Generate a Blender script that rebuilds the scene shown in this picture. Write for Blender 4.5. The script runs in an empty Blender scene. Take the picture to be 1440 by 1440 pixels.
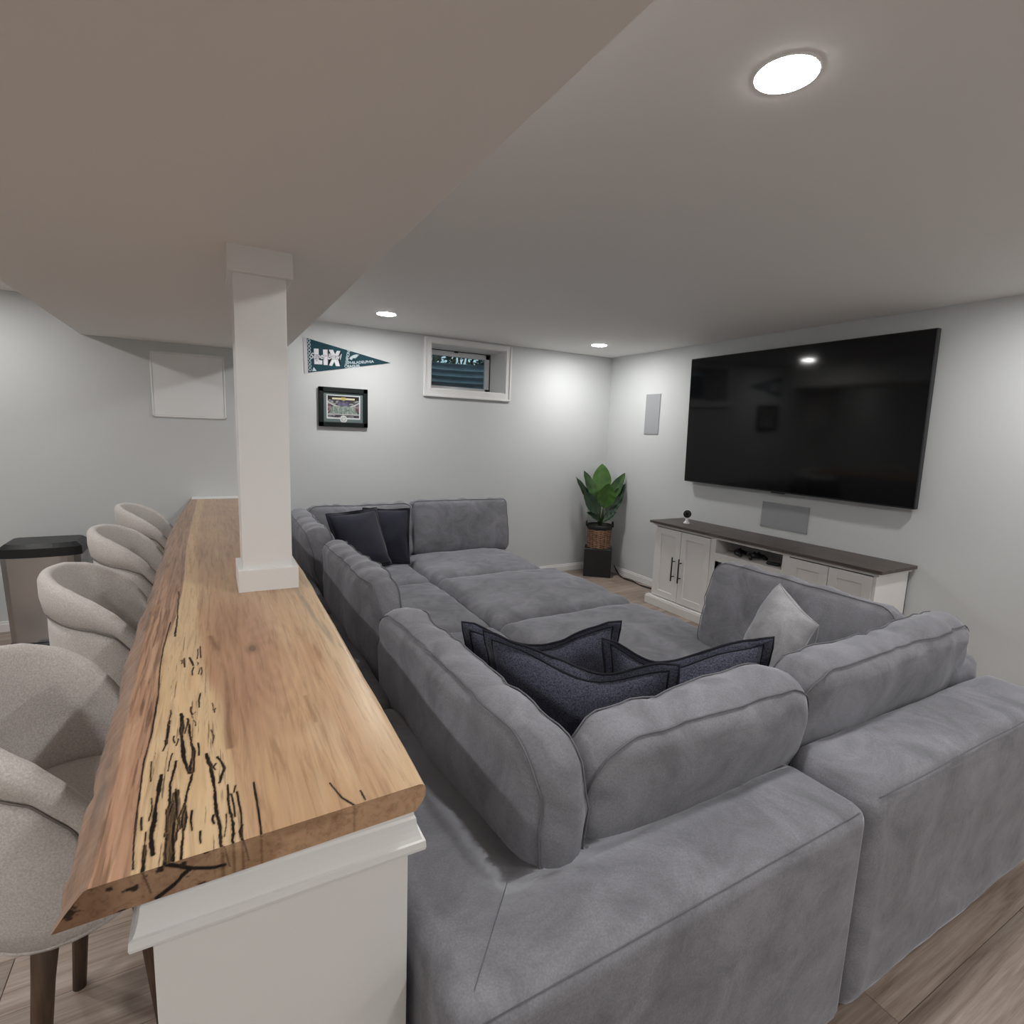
import bpy, bmesh, math, random
import numpy as np
from mathutils import Vector, Matrix, noise
random.seed(7)
C = bpy.context.scene.collection
PI = math.pi
R = math.radians

# ------------------------------------------------------------------ camera
cam_d = bpy.data.cameras.new('camera')
cam = bpy.data.objects.new('camera', cam_d)
C.objects.link(cam)
cam_d.sensor_width = 36.0
cam_d.lens = 36.0 * 760.76 / 1440.0
cam_d.clip_start = 0.02
_y, _p, _r = R(-29.23), R(-8.39), R(-2.164)
RZ = Matrix(((math.cos(_y), -math.sin(_y), 0), (math.sin(_y), math.cos(_y), 0), (0, 0, 1)))
RX = Matrix(((1, 0, 0), (0, math.cos(_p), -math.sin(_p)), (0, math.sin(_p), math.cos(_p))))
RY = Matrix(((math.cos(_r), 0, math.sin(_r)), (0, 1, 0), (-math.sin(_r), 0, math.cos(_r))))
RR = RZ @ RX @ RY                      # columns: right, forward, up
M = Matrix.Identity(4)
for i in range(3):
    M[i][0] = RR[i][0]
    M[i][1] = RR[i][2]
    M[i][2] = -RR[i][1]
M[2][3] = 1.5
cam.matrix_world = M
bpy.context.scene.camera = cam

# ------------------------------------------------------------------ world, exposure
sc = bpy.context.scene
sc.view_settings.view_transform = 'Standard'
sc.view_settings.look = 'None'
sc.view_settings.gamma = 1.0
sc.view_settings.use_curve_mapping = False
sc.view_settings.exposure = 0.0
sc.cycles.diffuse_bounces = 8
sc.cycles.max_bounces = 14
world = bpy.data.worlds.new('world')
sc.world = world
world.use_nodes = True
world.node_tree.nodes['Background'].inputs[0].default_value = (0.42, 0.62, 0.68, 1)
world.node_tree.nodes['Background'].inputs[1].default_value = 0.95
LAMP = 315.0                            # radiance of the recessed ceiling lamps
LAMP_LEFT = 290.0                      # lamps left of the beam, set a little weaker
LAMP_DIM = 165.0                       # the lamp over the trash can
LAMP_COL = (1.0, 0.983, 0.96)

# ------------------------------------------------------------------ dimensions (metres)
XR = 3.8775      # television wall
YB = 4.818       # window wall
XL = -4.2        # far left wall, out of frame
YN = -3.4        # wall behind the camera
H = 2.34
HL = 2.285       # ceiling left of the beam
ZB = 2.0535      # underside of the beam
BX0, BX1 = -0.75, 0.5205

# ------------------------------------------------------------------ material helpers
def new_mat(name):
    m = bpy.data.materials.new(name)
    m.use_nodes = True
    nt = m.node_tree
    return m, nt, nt.nodes['Principled BSDF']

def nd(nt, t, **kw):
    n = nt.nodes.new(t)
    for k, v in kw.items():
        if k in n.inputs.keys():
            n.inputs[k].default_value = v
        else:
            setattr(n, k, v)
    return n

def ramp(nt, stops):
    n = nt.nodes.new('ShaderNodeValToRGB')
    e = n.color_ramp.elements
    while len(e) < len(stops):
        e.new(0.5)
    for i, (p, c) in enumerate(stops):
        e[i].position = p
        e[i].color = (*c, 1)
    return n

def mat_plain(name, col, rough=0.5, metal=0.0, bump=0.0, bscale=200.0, var=0.0, vscale=6.0, sheen=0.0, spec=None, coat=0.0, stretch=None):
    m, nt, b = new_mat(name)
    b.inputs['Base Color'].default_value = (*col, 1)
    b.inputs['Roughness'].default_value = rough
    b.inputs['Metallic'].default_value = metal
    if spec is not None:
        b.inputs['Specular IOR Level'].default_value = spec
    if coat:
        b.inputs['Coat Weight'].default_value = coat
    if sheen:
        b.inputs['Sheen Weight'].default_value = sheen
        b.inputs['Sheen Roughness'].default_value = 0.4
    tc = nd(nt, 'ShaderNodeTexCoord')
    src = tc.outputs['Object']
    if stretch:
        mp = nd(nt, 'ShaderNodeMapping')
        mp.inputs['Scale'].default_value = stretch
        nt.links.new(src, mp.inputs['Vector'])
        src = mp.outputs['Vector']
    if var:
        n = nd(nt, 'ShaderNodeTexNoise', Scale=vscale, Detail=4.0, Roughness=0.6)
        nt.links.new(src, n.inputs['Vector'])
        lo = tuple(c * (1 - var) for c in col)
        hi = tuple(min(1, c * (1 + var)) for c in col)
        r = ramp(nt, [(0.3, lo), (0.7, hi)])
        nt.links.new(n.outputs['Fac'], r.inputs[0])
        nt.links.new(r.outputs[0], b.inputs['Base Color'])
    if bump:
        n2 = nd(nt, 'ShaderNodeTexNoise', Scale=bscale, Detail=3.0)
        nt.links.new(src, n2.inputs['Vector'])
        bp = nd(nt, 'ShaderNodeBump', Strength=bump, Distance=0.002)
        nt.links.new(n2.outputs['Fac'], bp.inputs['Height'])
        nt.links.new(bp.outputs[0], b.inputs['Normal'])
    return m

def mat_emit(name, col, s):
    m, nt, b = new_mat(name)
    b.inputs['Base Color'].default_value = (0.8, 0.8, 0.8, 1)
    b.inputs['Emission Color'].default_value = (*col, 1)
    b.inputs['Emission Strength'].default_value = s
    return m

def mat_sofa(name, col):
    m, nt, b = new_mat(name)
    tc = nd(nt, 'ShaderNodeTexCoord')
    n = nd(nt, 'ShaderNodeTexNoise', Scale=5.5, Detail=6.0, Roughness=0.66, Distortion=0.9)
    nt.links.new(tc.outputs['Object'], n.inputs['Vector'])
    r = ramp(nt, [(0.30, tuple(c * 0.70 for c in col)), (0.50, col), (0.70, tuple(c * 1.32 for c in col))])
    nt.links.new(n.outputs['Fac'], r.inputs[0])
    nf = nd(nt, 'ShaderNodeTexNoise', Scale=240.0, Detail=2.0)
    nt.links.new(tc.outputs['Object'], nf.inputs['Vector'])
    mx = nd(nt, 'ShaderNodeMix', data_type='RGBA', blend_type='MULTIPLY')
    mx.inputs[0].default_value = 0.35
    nt.links.new(r.outputs[0], mx.inputs[6])
    r2 = ramp(nt, [(0.3, (0.6, 0.6, 0.6)), (0.7, (1.25, 1.25, 1.25))])
    nt.links.new(nf.outputs['Fac'], r2.inputs[0])
    nt.links.new(r2.outputs[0], mx.inputs[7])
    nt.links.new(mx.outputs[2], b.inputs['Base Color'])
    b.inputs['Roughness'].default_value = 0.85
    b.inputs['Specular IOR Level'].default_value = 0.2
    b.inputs['Sheen Weight'].default_value = 0.45
    b.inputs['Sheen Roughness'].default_value = 0.35
    b.inputs['Sheen Tint'].default_value = (0.8, 0.82, 0.9, 1)
    nb = nd(nt, 'ShaderNodeTexNoise', Scale=30.0, Detail=4.0)
    nt.links.new(tc.outputs['Object'], nb.inputs['Vector'])
    bp = nd(nt, 'ShaderNodeBump', Strength=0.28, Distance=0.006)
    nt.links.new(nb.outputs['Fac'], bp.inputs['Height'])
    nt.links.new(bp.outputs[0], b.inputs['Normal'])
    return m

def mat_weave(name, lo, hi, scale=320.0, bump=0.5):
    m, nt, b = new_mat(name)
    tc = nd(nt, 'ShaderNodeTexCoord')
    n = nd(nt, 'ShaderNodeTexNoise', Scale=scale, Detail=3.0, Roughness=0.7)
    nt.links.new(tc.outputs['Object'], n.inputs['Vector'])
    r = ramp(nt, [(0.32, lo), (0.68, hi)])
    nt.links.new(n.outputs['Fac'], r.inputs[0])
    nt.links.new(r.outputs[0], b.inputs['Base Color'])
    b.inputs['Roughness'].default_value = 0.92
    b.inputs['Specular IOR Level'].default_value = 0.1
    b.inputs['Sheen Weight'].default_value = 0.15
    bp = nd(nt, 'ShaderNodeBump', Strength=bump, Distance=0.0025)
    nt.links.new(n.outputs['Fac'], bp.inputs['Height'])
    nt.links.new(bp.outputs[0], b.inputs['Normal'])
    return m

def mat_plank():
    m, nt, b = new_mat('vinyl_plank')
    tc = nd(nt, 'ShaderNodeTexCoord')
    oi = nd(nt, 'ShaderNodeObjectInfo')
    add = nd(nt, 'ShaderNodeVectorMath', operation='ADD')
    sca = nd(nt, 'ShaderNodeVectorMath', operation='SCALE')
    sca.inputs[0].default_value = (13.0, 7.0, 5.0)
    nt.links.new(oi.outputs['Random'], sca.inputs['Scale'])
    nt.links.new(tc.outputs['Object'], add.inputs[0])
    nt.links.new(sca.outputs[0], add.inputs[1])
    mp = nd(nt, 'ShaderNodeMapping')
    mp.inputs['Scale'].default_value = (1.0, 15.0, 1.0)
    nt.links.new(add.outputs[0], mp.inputs['Vector'])
    n0 = nd(nt, 'ShaderNodeTexNoise', Scale=1.5, Detail=4.0, Roughness=0.6, Distortion=1.2)
    nt.links.new(mp.outputs[0], n0.inputs['Vector'])
    mp2 = nd(nt, 'ShaderNodeMapping')
    mp2.inputs['Scale'].default_value = (2.2, 75.0, 1.0)
    nt.links.new(add.outputs[0], mp2.inputs['Vector'])
    n1 = nd(nt, 'ShaderNodeTexNoise', Scale=1.6, Detail=6.0, Roughness=0.7, Distortion=0.4)
    nt.links.new(mp2.outputs[0], n1.inputs['Vector'])
    n = nd(nt, 'ShaderNodeMix', data_type='FLOAT')
    n.inputs[0].default_value = 0.45
    nt.links.new(n0.outputs['Fac'], n.inputs[2])
    nt.links.new(n1.outputs['Fac'], n.inputs[3])
    r = ramp(nt, [(0.30, (0.115, 0.082, 0.064)), (0.45, (0.235, 0.180, 0.146)), (0.55, (0.305, 0.245, 0.207)), (0.70, (0.42, 0.355, 0.31))])
    nt.links.new(n.outputs[0], r.inputs[0])
    hs = nd(nt, 'ShaderNodeHueSaturation')
    ml = nd(nt, 'ShaderNodeMath', operation='MULTIPLY_ADD')
    ml.inputs[1].default_value = 0.5
    ml.inputs[2].default_value = 0.78
    nt.links.new(oi.outputs['Random'], ml.inputs[0])
    nt.links.new(ml.outputs[0], hs.inputs['Value'])
    nt.links.new(r.outputs[0], hs.inputs['Color'])
    nt.links.new(hs.outputs[0], b.inputs['Base Color'])
    b.inputs['Roughness'].default_value = 0.42
    bp = nd(nt, 'ShaderNodeBump', Strength=0.12, Distance=0.002)
    nt.links.new(n.outputs[0], bp.inputs['Height'])
    nt.links.new(bp.outputs[0], b.inputs['Normal'])
    return m

def mat_wood(name, dark, mid, light, axis_scale, rough=0.4):
    m, nt, b = new_mat(name)
    tc = nd(nt, 'ShaderNodeTexCoord')
    mp = nd(nt, 'ShaderNodeMapping')
    mp.inputs['Scale'].default_value = axis_scale
    nt.links.new(tc.outputs['Object'], mp.inputs['Vector'])
    n = nd(nt, 'ShaderNodeTexNoise', Scale=2.0, Detail=6.0, Roughness=0.6, Distortion=0.5)
    nt.links.new(mp.outputs[0], n.inputs['Vector'])
    r = ramp(nt, [(0.3, dark), (0.5, mid), (0.72, light)])
    nt.links.new(n.outputs['Fac'], r.inputs[0])
    nt.links.new(r.outputs[0], b.inputs['Base Color'])
    b.inputs['Roughness'].default_value = rough
    return m

def mat_slab():
    m, nt, b = new_mat('spalted_maple')
    at = nd(nt, 'ShaderNodeAttribute', attribute_name='grain')
    tc = nd(nt, 'ShaderNodeTexCoord')
    mp = nd(nt, 'ShaderNodeMapping')
    mp.inputs['Scale'].default_value = (60.0, 3.0, 60.0)
    nt.links.new(tc.outputs['Object'], mp.inputs['Vector'])
    n = nd(nt, 'ShaderNodeTexNoise', Scale=1.6, Detail=5.0, Roughness=0.65, Distortion=0.6)
    nt.links.new(mp.outputs[0], n.inputs['Vector'])
    r = ramp(nt, [(0.28, (0.66, 0.60, 0.54)), (0.50, (1, 1, 1)), (0.75, (1.14, 1.14, 1.12))])
    nt.links.new(n.outputs['Fac'], r.inputs[0])
    mx = nd(nt, 'ShaderNodeMix', data_type='RGBA', blend_type='MULTIPLY')
    mx.inputs[0].default_value = 0.95
    nt.links.new(at.outputs['Color'], mx.inputs[6])
    nt.links.new(r.outputs[0], mx.inputs[7])
    nt.links.new(mx.outputs[2], b.inputs['Base Color'])
    b.inputs['Roughness'].default_value = 0.30
    b.inputs['Specular IOR Level'].default_value = 0.22
    return m

def mat_vcol(name, attr, rough=0.5):
    m, nt, b = new_mat(name)
    at = nd(nt, 'ShaderNodeAttribute', attribute_name=attr)
    nt.links.new(at.outputs['Color'], b.inputs['Base Color'])
    b.inputs['Roughness'].default_value = rough
    return m

def mat_leaf(name, c1, c2):
    m, nt, b = new_mat(name)
    tc = nd(nt, 'ShaderNodeTexCoord')
    n = nd(nt, 'ShaderNodeTexNoise', Scale=9.0, Detail=3.0)
    nt.links.new(tc.outputs['Object'], n.inputs['Vector'])
    r = ramp(nt, [(0.35, c1), (0.65, c2)])
    nt.links.new(n.outputs['Fac'], r.inputs[0])
    nt.links.new(r.outputs[0], b.inputs['Base Color'])
    b.inputs['Roughness'].default_value = 0.4
    return m

def mat_glass():
    m, nt, b = new_mat('window_glass')
    b.inputs['Base Color'].default_value = (0.9, 0.96, 0.98, 1)
    b.inputs['Roughness'].default_value = 0.02
    b.inputs['Transmission Weight'].default_value = 1.0
    b.inputs['IOR'].default_value = 1.45
    return m

MT = {}
MT['wall'] = mat_plain('wall_paint', (0.555, 0.573, 0.577), 0.75, bump=0.05, bscale=350)
MT['ceiling'] = mat_plain('ceiling_paint', (0.80, 0.79, 0.775), 0.85, bump=0.05, bscale=300)
MT['trim'] = mat_plain('trim_paint', (0.73, 0.73, 0.725), 0.35, bump=0.01, bscale=400)
MT['panelpaint'] = mat_plain('access_panel_paint', (0.75, 0.755, 0.765), 0.5, bump=0.03, bscale=90)
MT['bar_wall'] = mat_plain('bar_base_paint', (0.70, 0.695, 0.68), 0.5, bump=0.05, bscale=300)
MT['cab'] = mat_plain('cabinet_paint', (0.70, 0.685, 0.675), 0.45, bump=0.04, bscale=80)
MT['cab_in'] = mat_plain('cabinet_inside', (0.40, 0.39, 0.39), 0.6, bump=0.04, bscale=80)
MT['cab_top'] = mat_wood('dark_walnut_top', (0.036, 0.026, 0.023), (0.072, 0.055, 0.049), (0.120, 0.094, 0.085), (26, 1.6, 26), 0.45)
MT['black'] = mat_plain('matte_black', (0.008, 0.008, 0.009), 0.6, bump=0.05, bscale=200)
MT['blackgloss'] = mat_plain('black_plastic', (0.012, 0.013, 0.015), 0.38, bump=0.03, bscale=120)
MT['screen'] = mat_plain('dark_screen', (0.004, 0.004, 0.0045), 0.07, spec=0.32, bump=0.0, var=0.05)
MT['fire'] = mat_plain('fireplace_glass', (0.006, 0.006, 0.007), 0.12, var=0.1)
MT['plank'] = mat_plank()
MT['subfloor'] = mat_plain('subfloor', (0.10, 0.075, 0.06), 0.8, var=0.2)
MT['slab'] = mat_slab()
MT['sofa'] = mat_sofa('charcoal_velvet', (0.192, 0.193, 0.213))
MT['sofa_seam'] = mat_plain('charcoal_piping', (0.125, 0.125, 0.137), 0.9, bump=0.1, bscale=300)
MT['throw'] = mat_sofa('pale_grey_velvet', (0.33, 0.33, 0.345))
MT['navy'] = mat_weave('navy_weave', (0.013, 0.014, 0.026), (0.105, 0.110, 0.150), 230.0, 0.5)
MT['navy_far'] = mat_weave('navy_cotton', (0.022, 0.022, 0.034), (0.036, 0.037, 0.055), 300.0, 0.3)
MT['navy_edge'] = mat_plain('navy_frayed_edge', (0.006, 0.006, 0.013), 0.95, bump=0.4, bscale=400)
MT['stool'] = mat_weave('oatmeal_boucle', (0.44, 0.415, 0.392), (0.66, 0.63, 0.60), 260.0, 0.6)
MT['stool_seam'] = mat_plain('oatmeal_seam', (0.18, 0.16, 0.145), 0.95, bump=0.2)
MT['leg'] = mat_wood('walnut_leg', (0.045, 0.026, 0.016), (0.085, 0.050, 0.030), (0.125, 0.078, 0.050), (30, 30, 3), 0.5)
MT['steel'] = mat_plain('brushed_steel', (0.58, 0.58, 0.58), 0.24, metal=1.0, bump=0.06, bscale=160, stretch=(1, 1, 30))
MT['grille'] = mat_plain('speaker_mesh', (0.30, 0.31, 0.325), 0.6, bump=0.6, bscale=600)
MT['white_plastic'] = mat_plain('white_plastic', (0.78, 0.78, 0.78), 0.35, bump=0.02)
MT['vinyl'] = mat_plain('window_vinyl', (0.70, 0.71, 0.73), 0.4, bump=0.02)
MT['gasket'] = mat_plain('window_gasket', (0.03, 0.03, 0.035), 0.6, bump=0.05)
MT['glass'] = mat_glass()
MT['well'] = mat_plain('galvanised_well', (0.30, 0.37, 0.43), 0.5, metal=0.35, var=0.25, vscale=7)
MT['gravel'] = mat_plain('gravel', (0.08, 0.08, 0.08), 0.9, bump=0.8, bscale=60, var=0.5, vscale=60)
MT['lamp'] = mat_emit('lamp_diffuser', LAMP_COL, LAMP)
MT['lamp_left'] = mat_emit('lamp_diffuser_dimmed', LAMP_COL, LAMP_LEFT)
MT['lamp_dim'] = mat_emit('lamp_diffuser_low', LAMP_COL, LAMP_DIM)
MT['leaf'] = mat_leaf('leaf_green', (0.020, 0.055, 0.018), (0.060, 0.140, 0.030))
MT['leaf_dark'] = mat_leaf('leaf_dark_green', (0.010, 0.026, 0.014), (0.024, 0.055, 0.026))
MT['leaf_young'] = mat_leaf('leaf_bright_green', (0.040, 0.110, 0.018), (0.075, 0.170, 0.028))
MT['stem'] = mat_leaf('stem_green', (0.030, 0.070, 0.022), (0.10, 0.15, 0.07))
MT['wicker'] = mat_plain('wicker', (0.27, 0.155, 0.095), 0.7, var=0.45, vscale=30, bump=0.3, bscale=120)
MT['wicker_dark'] = mat_plain('dark_wicker', (0.05, 0.028, 0.018), 0.8, var=0.3, vscale=30)
MT['soil'] = mat_plain('soil', (0.02, 0.015, 0.012), 0.95, bump=0.6, bscale=80)
MT['pennant'] = mat_plain('teal_felt', (0.006, 0.042, 0.058), 0.9, bump=0.2, bscale=500, var=0.25, vscale=8)
MT['pennant_dark'] = mat_plain('dark_teal_print', (0.003, 0.020, 0.028), 0.9, bump=0.1)
MT['pen_white'] = mat_plain('white_print', (0.62, 0.62, 0.66), 0.8, bump=0.05)
MT['pen_pale'] = mat_plain('pale_print', (0.46, 0.55, 0.58), 0.8, bump=0.05)
MT['pen_head'] = mat_plain('grey_header', (0.50, 0.49, 0.52), 0.9, bump=0.1)
MT['frame_black'] = mat_plain('black_frame', (0.004, 0.009, 0.008), 0.5, spec=0.25, bump=0.05)
MT['mat_board'] = mat_plain('grey_green_mat', (0.11, 0.15, 0.15), 0.8, bump=0.05)
MT['white_board'] = mat_plain('white_mat', (0.6, 0.62, 0.62), 0.8, bump=0.05)
MT['photo'] = mat_vcol('stadium_print', 'print', 0.25)
MT['silver'] = mat_plain('silver_medal', (0.45, 0.47, 0.47), 0.4, metal=0.4, bump=0.2, bscale=120)

# ------------------------------------------------------------------ mesh helpers
def link(name, verts, faces, mat, parent=None, smooth=False, origin=(0, 0, 0)):
    me = bpy.data.meshes.new(name)
    o3 = Vector(origin)
    me.from_pydata([tuple(Vector(v) - o3) for v in verts], [], faces)
    me.validate()
    if mat: me.materials.append(mat)
    if smooth:
        for p in me.polygons: p.use_smooth = True
    me.update()
    o = bpy.data.objects.new(name, me)
    C.objects.link(o)
    if parent is not None:
        o.parent = parent
    else:
        o.location = o3
    return o

def from_bm(name, bm, mat, parent=None, smooth=False, origin=(0, 0, 0)):
    me = bpy.data.meshes.new(name)
    if any(origin):
        bmesh.ops.translate(bm, verts=bm.verts, vec=-Vector(origin))
    bmesh.ops.recalc_face_normals(bm, faces=bm.faces)
    bm.to_mesh(me)
    bm.free()
    me.materials.append(mat)
    if smooth:
        for p in me.polygons: p.use_smooth = True
    o = bpy.data.objects.new(name, me)
    C.objects.link(o)
    if parent is not None: o.parent = parent
    else: o.location = Vector(origin)
    return o

def bm_box(bm, x0, x1, y0, y1, z0, z1, bev=0.0, seg=2):
    r = bmesh.ops.create_cube(bm, size=1.0)
    vs = r['verts']
    for v in vs:
        v.co = Vector(((x0 + x1) / 2 + v.co.x * (x1 - x0), (y0 + y1) / 2 + v.co.y * (y1 - y0), (z0 + z1) / 2 + v.co.z * (z1 - z0)))
    if bev:
        es = list({e for v in vs for e in v.link_edges})
        bmesh.ops.bevel(bm, geom=es, offset=bev, segments=seg, profile=0.5, affect='EDGES')

def box(name, x0, x1, y0, y1, z0, z1, mat, parent=None, bev=0.003, seg=2, origin=None, smooth=False):
    bm = bmesh.new()
    bm_box(bm, x0, x1, y0, y1, z0, z1, bev, seg)
    if origin is None:
        origin = tuple(parent.location) if parent is not None else ((x0 + x1) / 2, (y0 + y1) / 2, z0)
    return from_bm(name, bm, mat, parent, smooth, origin)

def boxes(name, lst, mat, parent=None, bev=0.003, origin=None, seg=2):
    bm = bmesh.new()
    for b in lst:
        bm_box(bm, *b, bev, seg)
    if origin is None:
        origin = tuple(parent.location) if parent is not None else (0, 0, 0)
    return from_bm(name, bm, mat, parent, False, origin)

def tube_geo(pts, r, n=8, closed=False, taper=None, V=None, F=None):
    V = [] if V is None else V
    F = [] if F is None else F
    base = len(V)
    pts = [Vector(p) for p in pts]
    m = len(pts)
    prev = None
    for i, p in enumerate(pts):
        if closed:
            t = pts[(i + 1) % m] - pts[i - 1]
        else:
            t = pts[min(i + 1, m - 1)] - pts[max(i - 1, 0)]
        t.normalize()
        ref = prev if prev is not None else (Vector((0, 0, 1)) if abs(t.z) < 0.9 else Vector((1, 0, 0)))
        s = t.cross(ref)
        if s.length < 1e-6: s = t.cross(Vector((0.3, 0.8, 0.5)))
        s.normalize()
        u = s.cross(t).normalized()
        prev = u
        rr = taper(i / (m - 1)) if taper else r
        for k in range(n):
            a = 2 * PI * k / n
            V.append(p + s * math.cos(a) * rr + u * math.sin(a) * rr)
    for i in range(m if closed else m - 1):
        j = (i + 1) % m
        for k in range(n):
            k2 = (k + 1) % n
            F.append((base + i * n + k, base + i * n + k2, base + j * n + k2, base + j * n + k))
    if not closed:
        F.append(tuple(base + k for k in range(n))[::-1])
        F.append(tuple(base + (m - 1) * n + k for k in range(n)))
    return V, F

def tube(name, pts, r, mat, parent=None, n=8, closed=False, taper=None, origin=None):
    V, F = tube_geo(pts, r, n, closed, taper)
    if origin is None: origin = tuple(parent.location) if parent is not None else (0, 0, 0)
    return link(name, V, F, mat, parent, True, origin)

def lathe(name, prof, mat, parent, centre, n=24, smooth=True, origin=None):
    V, F = [], []
    cx, cy = centre
    for r, z in prof:
        for k in range(n):
            a = 2 * PI * k / n
            V.append((cx + r * math.cos(a), cy + r * math.sin(a), z))
    for i in range(len(prof) - 1):
        for k in range(n):
            k2 = (k + 1) % n
            F.append((i * n + k, i * n + k2, (i + 1) * n + k2, (i + 1) * n + k))
    F.append(tuple(range(n))[::-1])
    F.append(tuple((len(prof) - 1) * n + k for k in range(n)))
    if origin is None: origin = tuple(parent.location) if parent is not None else (0, 0, 0)
    return link(name, V, F, mat, parent, smooth, origin)

def prism(name, poly, t, mat, parent, place, origin=None):
    """flat outline 'poly' (a,b) extruded by t; place(a,b,d) -> world point."""
    n = len(poly)
    V = [place(a, b, 0) for a, b in poly] + [place(a, b, t) for a, b in poly]
    bm = bmesh.new()
    vs = [bm.verts.new(v) for v in V]
    bm.faces.new(vs[:n][::-1])
    bm.faces.new(vs[n:])
    for i in range(n):
        j = (i + 1) % n
        bm.faces.new((vs[i], vs[j], vs[n + j], vs[n + i]))
    bmesh.ops.triangulate(bm, faces=[f for f in bm.faces if len(f.verts) > 4])
    if origin is None: origin = tuple(parent.location) if parent is not None else (0, 0, 0)
    return from_bm(name, bm, mat, parent, False, origin)

def thing(name, label, cat, loc=(0, 0, 0), rot=(0, 0, 0), group=None):
    o = bpy.data.objects.new(name, None)
    C.objects.link(o)
    o.location = loc
    o.rotation_euler = rot
    o.empty_display_size = 0.1
    o['label'] = label
    o['category'] = cat
    if group: o['group'] = group
    return o

def tag(o, label, cat, group=None):
    o['label'] = label
    o['category'] = cat
    if group: o['group'] = group
    return o

def struct(o):
    o['kind'] = 'structure'
    return o

def copy_tree(o, parent=None):
    c = o.copy()
    C.objects.link(c)
    if parent is not None: c.parent = parent
    for ch in list(o.children):
        copy_tree(ch, c)
    return c

# ------------------------------------------------------------------ room shell
floor = struct(box('floor', XL - 0.1, XR + 0.1, YN - 0.1, YB + 0.1, -0.12, -0.004, MT['subfloor'], bev=0, origin=(0, 0, 0)))
struct(box('ceiling', BX1 - 0.02, XR + 0.1, YN - 0.1, YB + 0.1, H, H + 0.12, MT['ceiling'], bev=0))
struct(box('ceiling_left', XL - 0.1, BX0 + 0.02, YN - 0.1, YB + 0.1, HL, HL + 0.175, MT['ceiling'], bev=0))
struct(box('trim_1', BX0, BX1, YN - 0.1, YB, ZB, H + 0.12, MT['ceiling'], bev=0.002))     # boxed-in beam
struct(box('wall_right', XR, XR + 0.12, YN - 0.1, YB + 0.12, -0.1, H + 0.1, MT['wall'], bev=0))
struct(box('wall_left', XL - 0.12, XL, YN - 0.1, YB + 0.12, -0.1, H + 0.1, MT['wall'], bev=0))
struct(box('wall_near', XL - 0.1, XR + 0.1, YN - 0.12, YN, -0.1, H + 0.1, MT['wall'], bev=0))
# window wall, with the opening for the basement window
WX0, WX1, WZ0, WZ1 = 1.785, 2.565, 1.865, 2.285
WD = 0.42
struct(boxes('wall_back', [(XL - 0.1, WX0, YB, YB + WD, -0.1, H + 0.1), (WX1, XR + 0.1, YB, YB + WD, -0.1, H + 0.1),
                           (WX0, WX1, YB, YB + WD, -0.1, WZ0), (WX0, WX1, YB, YB + WD, WZ1, H + 0.1)], MT['wall'], bev=0, origin=(0, YB, 0)))

# floor planks, each a piece of the floor (laid along x)
PW, PL = 0.178, 1.22
plank_me = None
rows = int(6.6 / PW)
y = YB - 0.004
r_i = 0
while y > -0.75:
    off = (r_i * 0.47) % PL
    x = -2.3 - off
    while x < XR:
        x0, x1 = max(x, -2.3), min(x + PL, XR - 0.002)
        y0 = y - PW
        if x1 - x0 > 0.05:
            full = abs((x1 - x0) - PL) < 1e-6
            if full and plank_me is not None:
                o = bpy.data.objects.new('plank', plank_me)
                C.objects.link(o)
                o.parent = floor
            else:
                bm = bmesh.new()
                w = (x1 - x0) / 2 - 0.0006
                bm_box(bm, -w, w, -PW / 2 + 0.0006, PW / 2 - 0.0006, -0.005, 0.0, 0.0012, 1)
                o = from_bm('plank', bm, MT['plank'], floor)
                if full: plank_me = o.data
            o.location = ((x0 + x1) / 2, (y0 + y) / 2, 0)
        x += PL
    y -= PW
    r_i += 1
struct(box('floor_near', XL, XR, YN, y + 0.0, -0.004, 0.0, MT['plank'], bev=0, origin=(0, 0, 0)))
struct(box('floor_left', XL, -2.3, y, YB, -0.004, 0.0, MT['plank'], bev=0, origin=(-3, 1, 0)))

# baseboards with a small stepped profile
struct(boxes('baseboard_back', [(XL, XR, YB - 0.014, YB, 0, 0.060), (XL, XR, YB - 0.009, YB, 0.059, 0.076)], MT['trim'], origin=(0, YB, 0)))
struct(boxes('baseboard_right', [(XR - 0.014, XR, YN, YB - 0.014, 0, 0.060), (XR - 0.009, XR, YN, YB - 0.009, 0.059, 0.076)], MT['trim'], origin=(XR, 0, 0)))

# window casing, jambs, vinyl sash, glass
win = bpy.data.objects.new('window_1', None)
C.objects.link(win)
win.location = ((WX0 + WX1) / 2, YB, WZ0)
struct(win)
cw = 0.062
zc = WZ1 + 0.040
for nm, q in (('casing_side', (WX0 - cw, WX0 + 0.003, YB - 0.018, YB + 0.001, WZ0 + 0.003, WZ1 - 0.004)), ('casing_side', (WX1 - 0.003, WX1 + cw - 0.012, YB - 0.018, YB + 0.001, WZ0 + 0.003, WZ1 - 0.004)),
              ('casing_sill', (WX0 - cw, WX1 + cw - 0.012, YB - 0.019, YB + 0.001, WZ0 - cw, WZ0 + 0.004)), ('casing_head', (WX0 - cw, WX1 + cw - 0.012, YB - 0.0185, YB + 0.001, WZ1 - 0.005, zc)),
              ('casing_bead', (WX0 - cw - 0.004, WX0 - cw + 0.015, YB - 0.027, YB + 0.001, WZ0 - cw + 0.012, zc - 0.002)), ('casing_bead', (WX1 + cw - 0.027, WX1 + cw - 0.008, YB - 0.027, YB + 0.001, WZ0 - cw + 0.012, zc - 0.002)),
              ('casing_bead', (WX0 - cw - 0.004, WX1 + cw - 0.008, YB - 0.028, YB + 0.001, WZ0 - cw - 0.005, WZ0 - cw + 0.014))):
    box(nm, *q, MT['trim'], win, bev=0.002)
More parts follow.
